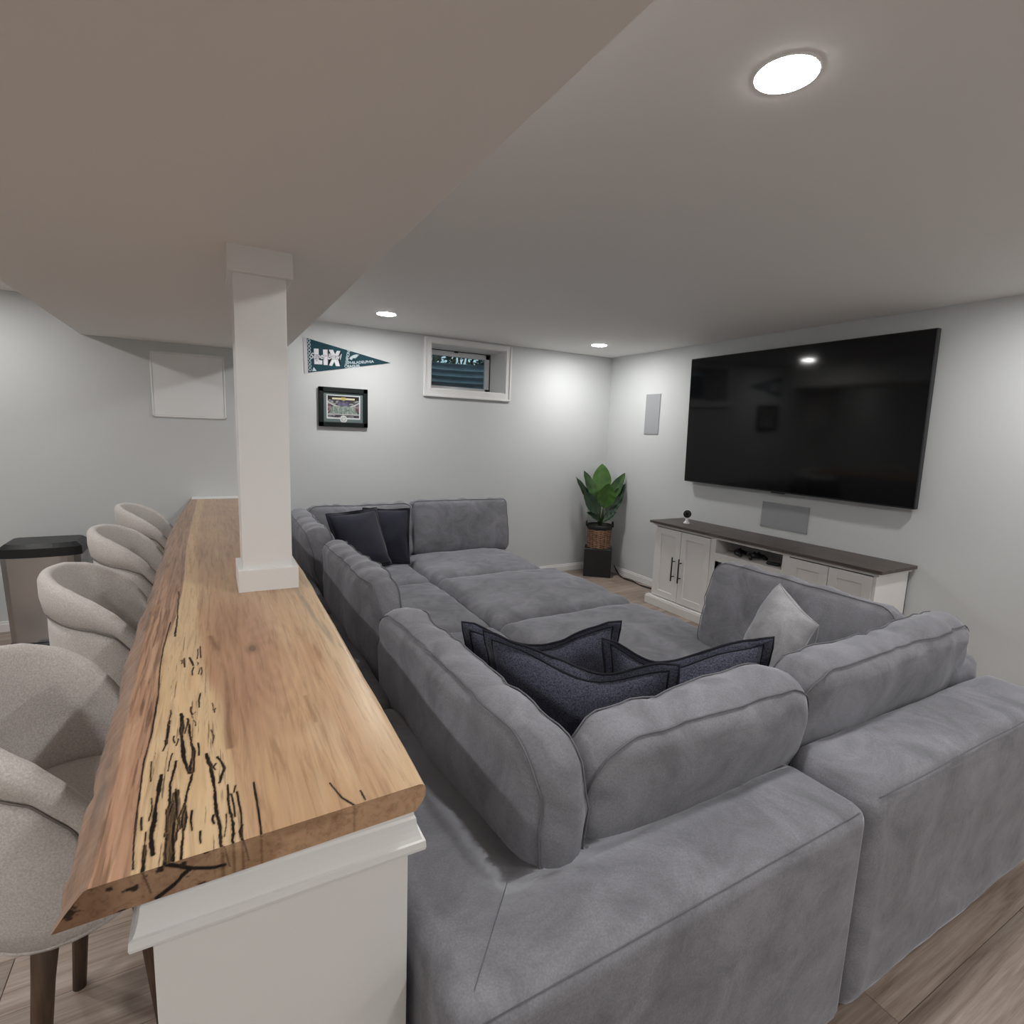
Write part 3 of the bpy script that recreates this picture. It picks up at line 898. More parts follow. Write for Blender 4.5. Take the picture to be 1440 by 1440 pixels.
def make_stool(label):
    t = thing('bar_stool', label, 'bar stool', group='upholstered stools along the bar')
    # the shell: cross-section swept round the back, from arm to arm; front is +x
    AM = 124
    XS = 0.80
    N = 64
    def top(a):  return ang_lerp(abs(a), [(0, 0.985), (30, 0.978), (55, 0.955), (75, 0.920), (92, 0.872), (106, 0.81), (116, 0.755), (124, 0.700)])
    def rad(a, z):
        f = max(0, (z - 0.46) / 0.5)
        return 0.200 + 0.062 * min(1, f) ** 0.6
    def sweep(profile, name, mat, am=AM):
        V, F = [], []
        npf = None
        for i in range(N + 1):
            a = -am + 2 * am * i / N
            th = R(180 + a)
            pr = profile(a)
            npf = len(pr)
            ex = 1.0 + 0.10 * max(0, math.cos(R(180 - abs(a)))) ** 1
            for r_, z_ in pr:
                V.append((r_ * math.cos(th) * XS, r_ * math.sin(th), z_))
        for i in range(N):
            for k in range(npf):
                k2 = (k + 1) % npf
                F.append((i * npf + k, i * npf + k2, (i + 1) * npf + k2, (i + 1) * npf + k))
        F.append(tuple(range(npf)))
        F.append(tuple(N * npf + k for k in range(npf))[::-1])
        o = link(name, V, F, mat, t, True)
        return o
    band_h = lambda a: ang_lerp(abs(a), [(0, 0.135), (55, 0.115), (90, 0.075), (108, 0.085), (116, 0.13), (124, 0.19)])
    def tub(a):
        z1 = top(a) - band_h(a) + 0.01
        ro0, ro1 = 0.212, rad(a, z1) - 0.006
        out = []
        for k in range(7):
            s = k / 6
            z = 0.462 + (z1 - 0.462) * s
            out.append((ro0 + (ro1 - ro0) * s ** 0.75 + 0.012 * math.sin(PI * s), z))
        out += [(ro1 - 0.018, z1 + 0.004), (ro1 - 0.03, z1 - 0.05), (0.17, 0.50), (0.15, 0.462)]
        return out
    def band(a):
        zt = top(a)
        h = band_h(a)
        z0 = zt - h
        ro = rad(a, zt) + 0.006
        tk = ang_lerp(abs(a), [(0, 0.050), (90, 0.046), (124, 0.040)])
        rb = rad(a, z0) + 0.004
        out = [(rb - 0.012, z0 - 0.002), (rb + 0.002, z0 + 0.006)]
        out += [(rb + (ro - rb) * 0.5 + 0.008, z0 + h * 0.45), (ro + 0.003, zt - tk * 0.45)]
        for k in range(1, 6):
            q = PI * k / 6
            out.append((ro - tk / 2 + tk / 2 * math.cos(q), zt - tk * 0.45 + tk * 0.45 * math.sin(q)))
        lean = ang_lerp(abs(a), [(0, 0.02), (124, 0.004)])
        out += [(ro - tk, zt - tk * 0.5), (ro - tk - lean * 0.5, zt - h * 0.9), (ro - tk - lean, 0.66), (ro - tk - lean - 0.005, 0.56), (ro - tk + 0.01, 0.56), (rb - 0.03, z0 - 0.02 if z0 > 0.6 else 0.58)]
        return out
    sweep(tub, 'tub_shell', MT['stool'], 118)
    sweep(band, 'backrest', MT['stool'], 124)
    V, F = [], []
    for s in (1,):
        pts = []
        for i in range(N + 1):
            a = -121 + 242 * i / N
            z0 = top(a) - band_h(a)
            rb = rad(a, z0) + 0.001
            th = R(180 + a)
            pts.append((rb * math.cos(th) * XS, rb * math.sin(th), z0 - 0.004))
        V, F = tube_geo(pts, 0.0024, 6, False, None, V, F)
    link('seam', V, F, MT['stool_seam'], t, True)
    lathe('base', [(0.10, 0.462), (0.205, 0.455), (0.216, 0.468), (0.19, 0.50)], MT['stool'], t, (0, 0), 32, True, (0, 0, 0)).scale = (0.85, 1, 1)
    # seat cushion: rounded disc, squarer at the front
    V, F = [], []
    prof = [(0.0, 0.655), (0.08, 0.655), (0.15, 0.652), (0.185, 0.640), (0.200, 0.615), (0.200, 0.56), (0.19, 0.50), (0.0, 0.50)]
    n = 36
    for r_, z_ in prof:
        for k in range(n):
            th = 2 * PI * k / n
            sx = 0.93 if math.cos(th) > 0 else 1.0
            V.append((max(r_, 0.002) * math.cos(th) * sx, max(r_, 0.002) * math.sin(th), z_))
    for i in range(len(prof) - 1):
        for k in range(n):
            F.append((i * n + k, i * n + (k + 1) % n, (i + 1) * n + (k + 1) % n, (i + 1) * n + k))
    link('seat', V, F, MT['stool'], t, True)
    for sx in (1, -1):
        for sy in (1, -1):
            ox = 0.057 + 0.077 * sx
            wy = 0.15 if sx < 0 else 0.105
            tube('leg', [(ox, wy * sy, 0.475), (ox + 0.012 * sx, (wy + 0.006) * sy, 0.35), (ox + 0.040 * sx, (wy + 0.022) * sy, 0.0)], 0.02, MT['leg'], t, 12, False,
                 lambda s: 0.026 - 0.011 * s, (0, 0, 0))
    return t
st = make_stool('nearest oatmeal upholstered bar stool, cut off by the left frame edge')
st.location = (-0.305, 1.44, 0); st.rotation_euler = (0, 0, R(-2))
for (x, y, rz, lab) in ((-0.305, 2.315, 2, 'second oatmeal bar stool along the bar, in front of the trash can'),
                        (-0.305, 3.15, 1, 'third oatmeal bar stool along the bar, partly hidden by the second'),
                        (-0.300, 3.95, 0, 'farthest oatmeal bar stool, at the wall end of the bar')):
    c = copy_tree(st)
    c.location = (x, y, 0); c.rotation_euler = (0, 0, R(rz)); c['label'] = lab

# ------------------------------------------------------------------ trash can
bn = thing('trash_can', 'rectangular stainless steel trash can with black lid against back wall', 'trash can', (-0.98, 4.56, 0))
def bowed(z0, z1, w0, w1, d0, d1, bow, n=12):
    V, F = [], []
    for z, w, d in ((z0, w0, d0), (z1, w1, d1)):
        ring = []
        for k in range(n + 1):
            u = -1 + 2 * k / n
            ring.append((u * w / 2, -d / 2 - bow * (1 - u * u) + 0.012 * max(0, abs(u) - 0.85) / 0.15, z))
        ring += [(w / 2, d / 2 - 0.02, z), (w / 2 - 0.02, d / 2, z), (-w / 2 + 0.02, d / 2, z), (-w / 2, d / 2 - 0.02, z)]
        V += ring
    m = n + 5
    for k in range(m):
        F.append((k, (k + 1) % m, m + (k + 1) % m, m + k))
    F.append(tuple(range(m))[::-1]); F.append(tuple(range(m, 2 * m)))
    return V, F
V, F = bowed(0.03, 0.598, 0.375, 0.405, 0.25, 0.27, 0.03)
link('body', V, F, MT['steel'], bn)
V, F = bowed(0.0, 0.032, 0.38, 0.385, 0.255, 0.26, 0.03)
link('foot_ring', V, F, MT['blackgloss'], bn)
V, F = bowed(0.598, 0.655, 0.425, 0.425, 0.29, 0.29, 0.032)
link('lid_rim', V, F, MT['blackgloss'], bn)
V, F = bowed(0.655, 0.682, 0.420, 0.36, 0.285, 0.24, 0.030)
link('lid', V, F, MT['blackgloss'], bn)
box('pedal', -0.06 - 0.98, 0.06 - 0.98, 4.35, 4.43, 0.012, 0.028, MT['blackgloss'], bn, bev=0.004)

# ------------------------------------------------------------------ sofa helpers
def rbox_pt(p, half, r, rc):
    """push a point of the box +-half onto a rounded box: plan corner radius rc (in the x,y plane), edge radius r."""
    a, b, c = half
    x, y, z = p
    qx, qy = max(-a + rc, min(a - rc, x)), max(-b + rc, min(b - rc, y))
    dx, dy = x - qx, y - qy
    l = math.hypot(dx, dy)
    m = max(abs(dx), abs(dy))
    if l > 1e-9:
        f = m / l
        x, y = qx + dx * f, qy + dy * f
    # distance inside the outline
    dist = rc - math.hypot(x - qx, y - qy) if l > 1e-9 else rc
    if l > 1e-9 and m > 1e-9:
        nx, ny = (x - qx) / max(1e-9, math.hypot(x - qx, y - qy)), (y - qy) / max(1e-9, math.hypot(x - qx, y - qy))
    else:
        nx = ny = 0.0
    cz = max(-c + r, min(c - r, z))
    dz = z - cz
    dd = r - min(dist, r)          # how far into the rounded rim
    L = math.hypot(dd, dz)
    mm = max(dd, abs(dz))
    if L > 1e-9:
        f = mm / L
        ndd, ndz = dd * f, dz * f
        x -= nx * (dd - ndd)
        y -= ny * (dd - ndd)
        z = cz + ndz
    return x, y, z

def cushion_geo(half, r=0.045, rc=0.06, puff=0.03, n=26, seed=0, wr=0.006, puff_top=True, sag=0.0):
    a, b, c = half
    def disp(x, y, z):
        u, v = x / a, y / b
        k = (1 - min(1, u * u)) * (1 - min(1, v * v))
        k = k ** 0.55
        z2 = z + (z / c) * puff * k
        e = 1 + 0.02 * (1 - min(1, (z / c) ** 2))
        x2, y2 = x * e, y * e
        nv = Vector((x * 3.2 + seed * 7.1, y * 3.2, z * 4))
        d = wr * noise.noise(nv) * 1.6
        nv2 = Vector((x * 11 + seed * 3.3, y * 11, z * 11))
        d += wr * 0.45 * noise.noise(nv2)
        # wrinkles gathered along the rim
        rim = max(abs(u), abs(v)) ** 6
        s = x * 34 if abs(v) > abs(u) else y * 34
        d += wr * 0.55 * rim * math.sin(s + 5 * noise.noise(Vector((x * 6, y * 6, seed))))
        L = math.sqrt((x / a) ** 2 + (y / b) ** 2 + (z / c) ** 2) + 1e-9
        g = Vector((x / a / a, y / b / b, z / c / c))
        g = Vector((x / a ** 2, y / b ** 2, z / c ** 2)).normalized()
        return Vector((x2 + g.x * d, y2 + g.y * d - sag * (1 - min(1, u * u)) * (1 if y > 0 else 0) * (y / b), z2 + g.z * d))
    V, F, index = [], [], {}
    na = max(10, int(n * a / max(a, b))); nb = max(10, int(n * b / max(a, b))); nc = max(5, int(n * c / max(a, b)))
    def vid(i, j, k):
        key = (i, j, k)
        if key not in index:
            # denser near the rims
            f = lambda q, m: math.sin((q / m - 0.5) * PI) * 0.5 + (q / m - 0.5) * 1.0
            p = (a * f(i, na), b * f(j, nb), c * (2 * k / nc - 1))
            index[key] = len(V)
            V.append(disp(*rbox_pt(p, half, r, rc)))
        return index[key]
    for i in range(na):
        for j in range(nb):
            F.append((vid(i, j, nc), vid(i + 1, j, nc), vid(i + 1, j + 1, nc), vid(i, j + 1, nc)))
            F.append((vid(i, j, 0), vid(i, j + 1, 0), vid(i + 1, j + 1, 0), vid(i + 1, j, 0)))
    for i in range(na):
        for k in range(nc):
            F.append((vid(i, 0, k), vid(i + 1, 0, k), vid(i + 1, 0, k + 1), vid(i, 0, k + 1)))
            F.append((vid(i, nb, k), vid(i, nb, k + 1), vid(i + 1, nb, k + 1), vid(i + 1, nb, k)))
    for j in range(nb):
        for k in range(nc):
            F.append((vid(0, j, k), vid(0, j, k + 1), vid(0, j + 1, k + 1), vid(0, j + 1, k)))
            F.append((vid(na, j, k), vid(na, j + 1, k), vid(na, j + 1, k + 1), vid(na, j, k + 1)))
    return V, F, disp

def rim_path(half, rc, inset, zz, n=96):
    a, b = half[0] - inset, half[1] - inset
    rc = max(0.02, rc - inset)
    pts = []
    per = [(a - rc, b - rc, 0), (-(a - rc), b - rc, 90), (-(a - rc), -(b - rc), 180), (a - rc, -(b - rc), 270)]
    q = []
    for cx, cy, a0 in per:
        for k in range(7):
            an = R(a0 + 15 * k)
            q.append(Vector((cx + rc * math.cos(an), cy + rc * math.sin(an), zz)))
    out = []
    m = len(q)
    for i in range(m):
        p, s = q[i], q[(i + 1) % m]
        d = (s - p).length
        st_ = max(1, int(d / 0.035))
        for k in range(st_):
            out.append(p.lerp(s, k / st_))
    return out

def back_cushion(label, loc, rot, w, h, t, seed, puff=0.036, mat='sofa', name='back_cushion', cat='cushion', group='loose back cushions of the sectional', r=0.05, rc=0.13, wr=0.012):
    """a boxed cushion: local x along its width, local y up, local z through its thickness."""
    T = thing(name, label, cat, loc, rot, group)
    half = (w / 2, h / 2, t / 2)
    V, F, disp = cushion_geo(half, r, rc, puff, 40, seed, wr)
    link('cushion_body', V, F, MT[mat], T, True)
    for s in (1, -1):
        ins = r * (1 - 0.72)
        pth = [disp(p.x, p.y, p.z) for p in rim_path(half, rc, ins * 0.75, s * (t / 2 - ins * 0.9))]
        V, F = tube_geo(pth, 0.0023, 6, True)
        link('piping', V, F, MT['sofa_seam'], T, True)
    return T

def upright(rz, lean=0.0, roll=0.0):
    """rotation putting a cushion on edge: width along the direction rz in plan, face normal sideways; lean tips the top along +normal."""
    m = Matrix.Rotation(rz, 4, 'Z') @ Matrix.Rotation(PI / 2 - lean, 4, 'X') @ Matrix.Rotation(roll, 4, 'Z')
    return m.to_euler()

SB, SX = 0.61, 0.285            # outer rear plane and outer left plane of the sectional
FR_IN_X, FR_IN_Y = 0.505, 0.850 # inner faces of the frames

def frame_piece(name, x0, x1, y0, y1, z0, z1, parent, seed=0, r=0.04, rc=0.045):
    """padded frame side as a rounded block (plan corners rounded)."""
    half = ((x1 - x0) / 2, (y1 - y0) / 2, (z1 - z0) / 2)
    V, F, disp = cushion_geo(half, r, rc, 0.008, 30, seed, 0.003)
    c = Vector(((x0 + x1) / 2, (y0 + y1) / 2, (z0 + z1) / 2))
    return link(name, [v + c for v in V], F, MT['sofa'], parent, True, tuple(parent.location)), half, c, disp

def frame_seam(parent, pts, r=0.003):
    return tube('seam', pts, r, MT['sofa_seam'], parent, 6)

def seat_block(x0, x1, y0, y1, parent, seed, top=0.435, puff=0.035):
    half = ((x1 - x0) / 2 - 0.003, (y1 - y0) / 2 - 0.003, 0.11)
    V, F, disp = cushion_geo(half, 0.075, 0.06, puff, 34, seed, 0.007)
    c = Vector(((x0 + x1) / 2, (y0 + y1) / 2, top - 0.11 - 0.012))
    link('seat_cushion', [v + c for v in V], F, MT['sofa'], parent, True, tuple(parent.location))
    box('seat_base', x0 + 0.004, x1 - 0.004, y0 + 0.004, y1 - 0.004, 0.02, 0.235, MT['sofa'], parent, bev=0.03, seg=3, smooth=False)

# near-left corner module
m1 = thing('sofa_module', 'near corner module of the charcoal sectional, against the bar', 'sofa module', (0.84, 1.12, 0), group='modules of the charcoal sectional')
def l_frame(parent):
    outline = [(SX, SB), (1.388, SB), (1.388, FR_IN_Y), (FR_IN_X, FR_IN_Y), (FR_IN_X, 1.62), (SX, 1.62)]
    bm = bmesh.new()
    lo = [bm.verts.new((x, y, 0.012)) for x, y in outline]
    hi = [bm.verts.new((x, y, 0.612 + 0.012 * (x - SX))) for x, y in outline]
    bm.faces.new(lo[::-1]); bm.faces.new(hi)
    for i in range(6):
        j = (i + 1) % 6
        bm.faces.new((lo[i], lo[j], hi[j], hi[i]))
    bmesh.ops.bevel(bm, geom=list(bm.edges), offset=0.042, segments=5, profile=0.5, affect='EDGES')
    return from_bm('back_frame', bm, MT['sofa'], parent, True, tuple(parent.location))
l_frame(m1)
seat_block(FR_IN_X, 1.388, FR_IN_Y, 1.64, m1, 3)
def topz(x): return 0.6125 + 0.012 * (x - SX)
k45 = 0.042 * (1 - 0.7071)
frame_seam(m1, [(x, SB + k45, topz(x) - k45) for x in (0.32, 0.5, 0.7, 0.9, 1.1, 1.35)], 0.0013)
frame_seam(m1, [(FR_IN_X - 0.01, FR_IN_Y - 0.01, topz(0.5) - 0.002), (0.46, 0.80, topz(0.46)), (0.40, 0.735, topz(0.4)), (0.34, 0.67, topz(0.34)), (SX + 0.028, SB + 0.028, topz(SX) - 0.008), (SX + 0.017, SB + 0.017, 0.57), (SX + 0.0165, SB + 0.0165, 0.06)], 0.0010)

# near-right module with its arm
m2 = thing('sofa_module', 'near right module of the charcoal sectional, its back towards the viewer', 'sofa module', (1.9, 1.12, 0), group='modules of the charcoal sectional')
bf_o, bf_h, bf_c, bf_d = frame_piece('back_frame', 1.398, 2.60, SB, FR_IN_Y, 0.012, 0.650, m2, 4)
frame_piece('arm_frame', 2.37, 2.605, FR_IN_Y + 0.005, 1.64, 0.012, 0.705, m2, 5)
seat_block(1.398, 2.37, FR_IN_Y, 1.64, m2, 6)
frame_seam(m2, [bf_d(*rbox_pt((bf_h[0] * u, -bf_h[1], bf_h[2] - 0.016), bf_h, 0.04, 0.045)) + bf_c for u in (-0.95, -0.7, -0.45, -0.2, 0.05, 0.3, 0.55, 0.75, 0.95)], 0.0014)
for x_, y_ in ((1.45, 0.68), (2.52, 0.68)):
    box('foot', x_ - 0.02, x_ + 0.02, y_ - 0.02, y_ + 0.02, 0.0, 0.02, MT['black'], m2, bev=0.003)

# left row, far row, ottomans
ya, yb, yc, yd = 1.645, 2.60, 3.555, 4.40
m3 = thing('sofa_module', 'middle module of the charcoal sectional along the bar, nearer the corner', 'sofa module', (0.84, 2.1, 0), group='modules of the charcoal sectional')
frame_piece('side_frame', SX, FR_IN_X, ya - 0.015, yb - 0.005, 0.012, 0.612, m3, 7)
seat_block(FR_IN_X, 1.372, ya, yb, m3, 8)
m4 = thing('sofa_module', 'middle module of the charcoal sectional beside the column and navy pillows', 'sofa module', (0.84, 3.1, 0), group='modules of the charcoal sectional')
frame_piece('side_frame', SX, FR_IN_X, yb + 0.005, yc - 0.005, 0.012, 0.612, m4, 9)
seat_block(FR_IN_X, 1.372, yb, yc, m4, 10)
m5 = thing('sofa_module', 'far corner module of the charcoal sectional, holding two navy pillows', 'sofa module', (0.84, 4.0, 0), group='modules of the charcoal sectional')
frame_piece('side_frame', SX, FR_IN_X, yc + 0.005, yd - 0.02, 0.012, 0.60, m5, 11)
frame_piece('back_frame', SX, 1.372, yd - 0.01, 4.64, 0.012, 0.56, m5, 12)
seat_block(FR_IN_X, 1.372, yc, yd, m5, 13)
m6 = thing('sofa_module', 'far right module of the charcoal sectional by the window wall', 'sofa module', (1.9, 4.0, 0), group='modules of the charcoal sectional')
frame_piece('back_frame', 1.382, 2.35, yd - 0.01, 4.64, 0.012, 0.56, m6, 14)
seat_block(1.382, 2.35, yc + 0.01, yd, m6, 15, 0.435, 0.045)
for (y0, y1, lab, sd) in ((yb + 0.005, yc, 'wide charcoal ottoman module farther from the camera, reaching toward the cabinet', 16),
                          (ya, yb - 0.005, 'charcoal ottoman module behind the three navy pillows', 17)):
    m7 = thing('ottoman', lab, 'ottoman', (1.87, (y0 + y1) / 2, 0), group='ottomans filling the sectional')
    seat_block(1.382, 2.42, y0, y1, m7, sd, 0.450, 0.040)

# loose back cushions
back_cushion('near charcoal back cushion standing along the bar side', (0.592, 1.335, 0.645), upright(PI / 2 + R(2), R(1)), 1.03, 0.46, 0.125, 21)
back_cushion('charcoal back cushion along the bar, second from the camera', (0.575, 2.44, 0.665), upright(PI / 2, R(4), R(-1.5)), 1.12, 0.49, 0.125, 22)
back_cushion('charcoal back cushion beside the white column, farthest along the bar', (0.560, 3.62, 0.665), upright(PI / 2, R(10)), 1.0, 0.49, 0.13, 23)
back_cushion('charcoal back cushion in the far corner behind the navy pillows', (1.055, 4.39, 0.640), upright(0.0, R(9)), 0.84, 0.47, 0.12, 24, rc=0.08)
back_cushion('broad charcoal back cushion standing by the window wall', (1.945, 4.42, 0.650), upright(0.0, R(8)), 0.93, 0.48, 0.12, 25, rc=0.055, wr=0.008)
back_cushion('nearest charcoal back cushion, left of the two seen from behind', (1.065, 0.915, 0.640), upright(R(1), R(-9)), 0.78, 0.45, 0.135, 26)
back_cushion('charcoal back cushion seen from behind, right of its neighbour', (1.975, 0.935, 0.650), upright(R(1), R(-9)), 1.10, 0.455, 0.125, 27)
back_cushion('charcoal cushion leaning on the arm, facing the bar', (2.31, 1.46, 0.635), upright(PI / 2 + R(2), R(-14)), 0.88, 0.48, 0.13, 28, rc=0.10)

# pillows
def pillow(label, loc, mtx, w, h, t, flange, seed, mat, edge, group, name='throw_pillow', sink=0.05, droop=0.0):
    T = thing(name, label, 'pillow', loc, mtx.to_euler(), group)
    n = 22
    V, F = [], []
    def pt(u, v, s):
        x = w / 2 * u * (1 - sink * (1 - v * v) * abs(u))
        y_ = h / 2 * v * (1 - sink * (1 - u * u) * abs(v))
        y_ -= droop * (1 - u * u) * max(0, 0.3 + 0.7 * v) * (1 + 0.5 * math.sin(3 * u + seed))
        k = max(0, (1 - u * u) * (1 - v * v))
        z = s * t / 2 * k ** 0.42
        z += 0.010 * noise.noise(Vector((x * 6 + seed, y_ * 6, s))) * k ** 0.3
        crease = noise.noise(Vector((u * 2.2 + seed * 1.7, v * 2.2, s * 2 + 3)))
        z += s * 0.016 * crease * k ** 0.5
        z += 0.02 * noise.noise(Vector((x * 2.5 + seed * 5, y_ * 2.5, 9.0)))
        return Vector((x, y_, z))
    idx = {}
    def vid(i, j, s):
        if i in (0, n) or j in (0, n): s = 1
        key = (i, j, s)
        if key not in idx:
            idx[key] = len(V)
            V.append(pt(-math.cos(PI * i / n), -math.cos(PI * j / n), s if not (i in (0, n) or j in (0, n)) else 0))
        return idx[key]
    for i in range(n):
        for j in range(n):
            F.append((vid(i, j, 1), vid(i + 1, j, 1), vid(i + 1, j + 1, 1), vid(i, j + 1, 1)))
            F.append((vid(i, j, -1), vid(i, j + 1, -1), vid(i + 1, j + 1, -1), vid(i + 1, j, -1)))
    link('pillow_body', V, F, MT[mat], T, True)
    # rim
    rim = [(-1 + 2 * k / 30, 1) for k in range(30)] + [(1, 1 - 2 * k / 30) for k in range(30)] + [(1 - 2 * k / 30, -1) for k in range(30)] + [(-1, -1 + 2 * k / 30) for k in range(30)]
    if flange:
        Vf, Ff = [], []
        outer = []
        m = len(rim)
        for k, (u, v) in enumerate(rim):
            p = pt(u, v, 0)
            d = Vector((u if abs(u) == 1 else 0, v if abs(v) == 1 else 0, 0))
            wav = 0.026 * noise.noise(Vector((p.x * 7 + seed * 2, p.y * 7, 4.4)))
            o_ = p + d * flange + Vector((0, 0, wav + 0.006 * noise.noise(Vector((p.x * 18, p.y * 18, seed)))))
            outer.append(o_)
            Vf += [p + Vector((0, 0, 0.004)), o_ + Vector((0, 0, 0.003)), o_ - Vector((0, 0, 0.003)), p - Vector((0, 0, 0.004))]
        for k in range(m):
            a_, b_ = k * 4, ((k + 1) % m) * 4
            for q in range(3):
                Ff.append((a_ + q, a_ + q + 1, b_ + q + 1, b_ + q))
        link('flange', Vf, Ff, MT[mat], T, True)
        V, F = tube_geo(outer, 0.0042, 6, True)
        link('frayed_edge', V, F, MT[edge], T, True)
        inner = [pt(u, v, 0) for u, v in rim]
        V, F = tube_geo(inner, 0.006, 6, True)
        link('stitched_border', V, F, MT[edge], T, True)
    else:
        V, F = tube_geo([pt(u, v, 0) for u, v in rim], 0.003, 6, True)
        link('piping', V, F, MT[edge], T, True)
    return T

def pose(p_left, p_right, p_bottom_mid):
    """orientation from the two upper corners and the middle of the lower edge; returns matrix (x along the top, y up, z the face)."""
    a, b, c = Vector(p_left), Vector(p_right), Vector(p_bottom_mid)
    x = (b - a).normalized()
    up = ((a + b) / 2 - c)
    up = (up - x * up.dot(x)).normalized()
    z = x.cross(up)
    m = Matrix.Identity(3)
    for i in range(3):
        m[i][0], m[i][1], m[i][2] = x[i], up[i], z[i]
    return m

gN = 'navy flanged pillows'
pillow('large navy pillow standing across the near corner of the sectional', (0.985, 1.29, 0.645), pose((0.76, 1.53, 0.84), (1.13, 1.06, 0.86), (1.03, 1.34, 0.44)), 0.56, 0.40, 0.17, 0.028, 1.0, 'navy', 'navy_edge', gN, droop=0.055)
pillow('navy pillow at the back of three, its corner rising left of centre', (1.06, 1.62, 0.625), pose((0.74, 1.80, 0.78), (1.26, 1.50, 0.82), (1.10, 1.70, 0.44)), 0.52, 0.36, 0.14, 0.028, 2.0, 'navy', 'navy_edge', gN, droop=0.06)
pillow('navy pillow leaning behind the nearest back cushion, right of the large one', (1.40, 1.24, 0.635), pose((1.17, 1.42, 0.81), (1.60, 1.12, 0.85), (1.42, 1.32, 0.43)), 0.50, 0.38, 0.15, 0.028, 3.0, 'navy', 'navy_edge', gN, droop=0.07)
pillow('navy pillow leaning in the far sofa corner, left of its pair', (0.945, 3.98, 0.665), pose((0.73, 3.97, 0.86), (1.06, 4.10, 0.87), (1.02, 3.88, 0.44)), 0.40, 0.42, 0.15, 0.02, 4.0, 'navy_far', 'navy_edge', gN)
pillow('navy pillow in the far sofa corner, right of its pair', (1.185, 4.13, 0.655), pose((1.08, 4.22, 0.84), (1.28, 4.16, 0.84), (1.21, 4.05, 0.44)), 0.34, 0.42, 0.14, 0.012, 5.0, 'navy_far', 'navy_edge', gN)
pillow('pale grey velvet pillow propped on the cushion by the arm', (2.02, 1.33, 0.655), pose((2.10, 1.35, 0.86), (1.90, 1.09, 0.83), (2.03, 1.43, 0.49)), 0.42, 0.43, 0.19, 0, 6.0, 'throw', 'throw', None)

# ------------------------------------------------------------------ television
tv = thing('television', 'large black flat television mounted on the right wall', 'television', (3.81, 2.635, 1.66), (0, R(-1.7), 0))
bm = bmesh.new(); bm_box(bm, -0.022, 0.020, -0.9425, 0.9425, -0.5425, 0.5425, 0.004, 2)
from_bm('bezel', bm, MT['blackgloss'], tv)
bm = bmesh.new(); bm_box(bm, -0.0240, -0.0215, -0.936, 0.936, -0.532, 0.537, 0.0, 1)
from_bm('screen', bm, MT['screen'], tv)
bm = bmesh.new(); bm_box(bm, -0.020, 0.0, -0.055, 0.055, -0.552, -0.540, 0.003, 2)
from_bm('sensor_bar', bm, MT['blackgloss'], tv)
bm = bmesh.new(); bm_box(bm, 0.018, 0.060, -0.35, 0.35, -0.25, 0.25, 0.004, 2)
from_bm('wall_bracket', bm, MT['black'], tv)

def wall_speaker(y0, y1, z0, z1, lab):
    t = thing('wall_speaker', lab, 'speaker', (XR, (y0 + y1) / 2, z0))
    box('grille', XR - 0.006, XR, y0 + 0.006, y1 - 0.006, z0 + 0.006, z1 - 0.006, MT['grille'], t, bev=0.002)
    boxes('rim', [(XR - 0.005, XR, y0, y0 + 0.006, z0, z1), (XR - 0.005, XR, y1 - 0.006, y1, z0, z1),
                  (XR - 0.005, XR, y0, y1, z0, z0 + 0.006), (XR - 0.005, XR, y0, y1, z1 - 0.006, z1)], MT['grille'], t, bev=0.0)
wall_speaker(4.030, 4.232, 1.529, 1.926, 'tall grey in-wall speaker grille left of the television')
wall_speaker(2.402, 2.796, 0.826, 1.027, 'wide grey in-wall speaker grille under the television')
ol = thing('wall_outlet', 'white outlet cover low on the right wall beyond the sofa', 'outlet', (XR, 1.54, 0.36))
box('cover_plate', XR - 0.008, XR, 1.485, 1.590, 0.35, 0.466, MT['white_plastic'], ol, bev=0.003)
for z in (0.385, 0.430):
    box('socket', XR - 0.0095, XR - 0.006, 1.515, 1.560, z - 0.014, z + 0.014, MT['trim'], ol, bev=0.003)

# ------------------------------------------------------------------ media cabinet
cb = thing('media_cabinet', 'white shaker media cabinet with dark wood top under television', 'cabinet', (3.67, 2.63, 0))
CX0, CX1, CY0, CY1 = 3.485, 3.862, 1.695, 3.560
box('top_board', 3.452, 3.866, 2.955, 3.610, 0.742, 0.764, MT['cab_top'], cb, bev=0.003)
box('top_board', 3.452, 3.866, 2.300, 2.953, 0.742, 0.764, MT['cab_top'], cb, bev=0.003)
box('top_board', 3.452, 3.866, 1.655, 2.298, 0.742, 0.764, MT['cab_top'], cb, bev=0.003)
box('top_rail', 3.475, 3.862, 1.680, 3.585, 0.722, 0.743, MT['cab'], cb, bev=0.002)
boxes('carcass', [(3.500, CX1, CY0, CY0 + 0.02, 0.0, 0.723), (3.500, CX1, CY1 - 0.02, CY1, 0.0, 0.723), (CX1 - 0.01, CX1, CY0, CY1, 0.05, 0.723),
                  (3.500, CX1, CY0, CY1, 0.06, 0.08), (3.500, CX1, 2.90, 2.935, 0.06, 0.723), (3.500, CX1, 2.265, 2.300, 0.06, 0.723)], MT['cab'], cb, bev=0.001)
for q0, q1 in ((2.890, 2.940), (2.262, 2.315), (CY0, CY0 + 0.018), (CY1 - 0.022, CY1)):
    box('stile', CX0, 3.502, q0, q1, 0.08, 0.723, MT['cab'], cb, bev=0.0015)
box('middle_rail', CX0, 3.502, 2.314, 2.892, 0.546, 0.612, MT['cab'], cb, bev=0.0015)
box('shelf', 3.502, CX1 - 0.01, 2.30, 2.90, 0.590, 0.610, MT['cab'], cb, bev=0.001)
box('shelf_back', CX1 - 0.03, CX1 - 0.012, 2.30, 2.90, 0.610, 0.722, MT['cab_in'], cb, bev=0.001)
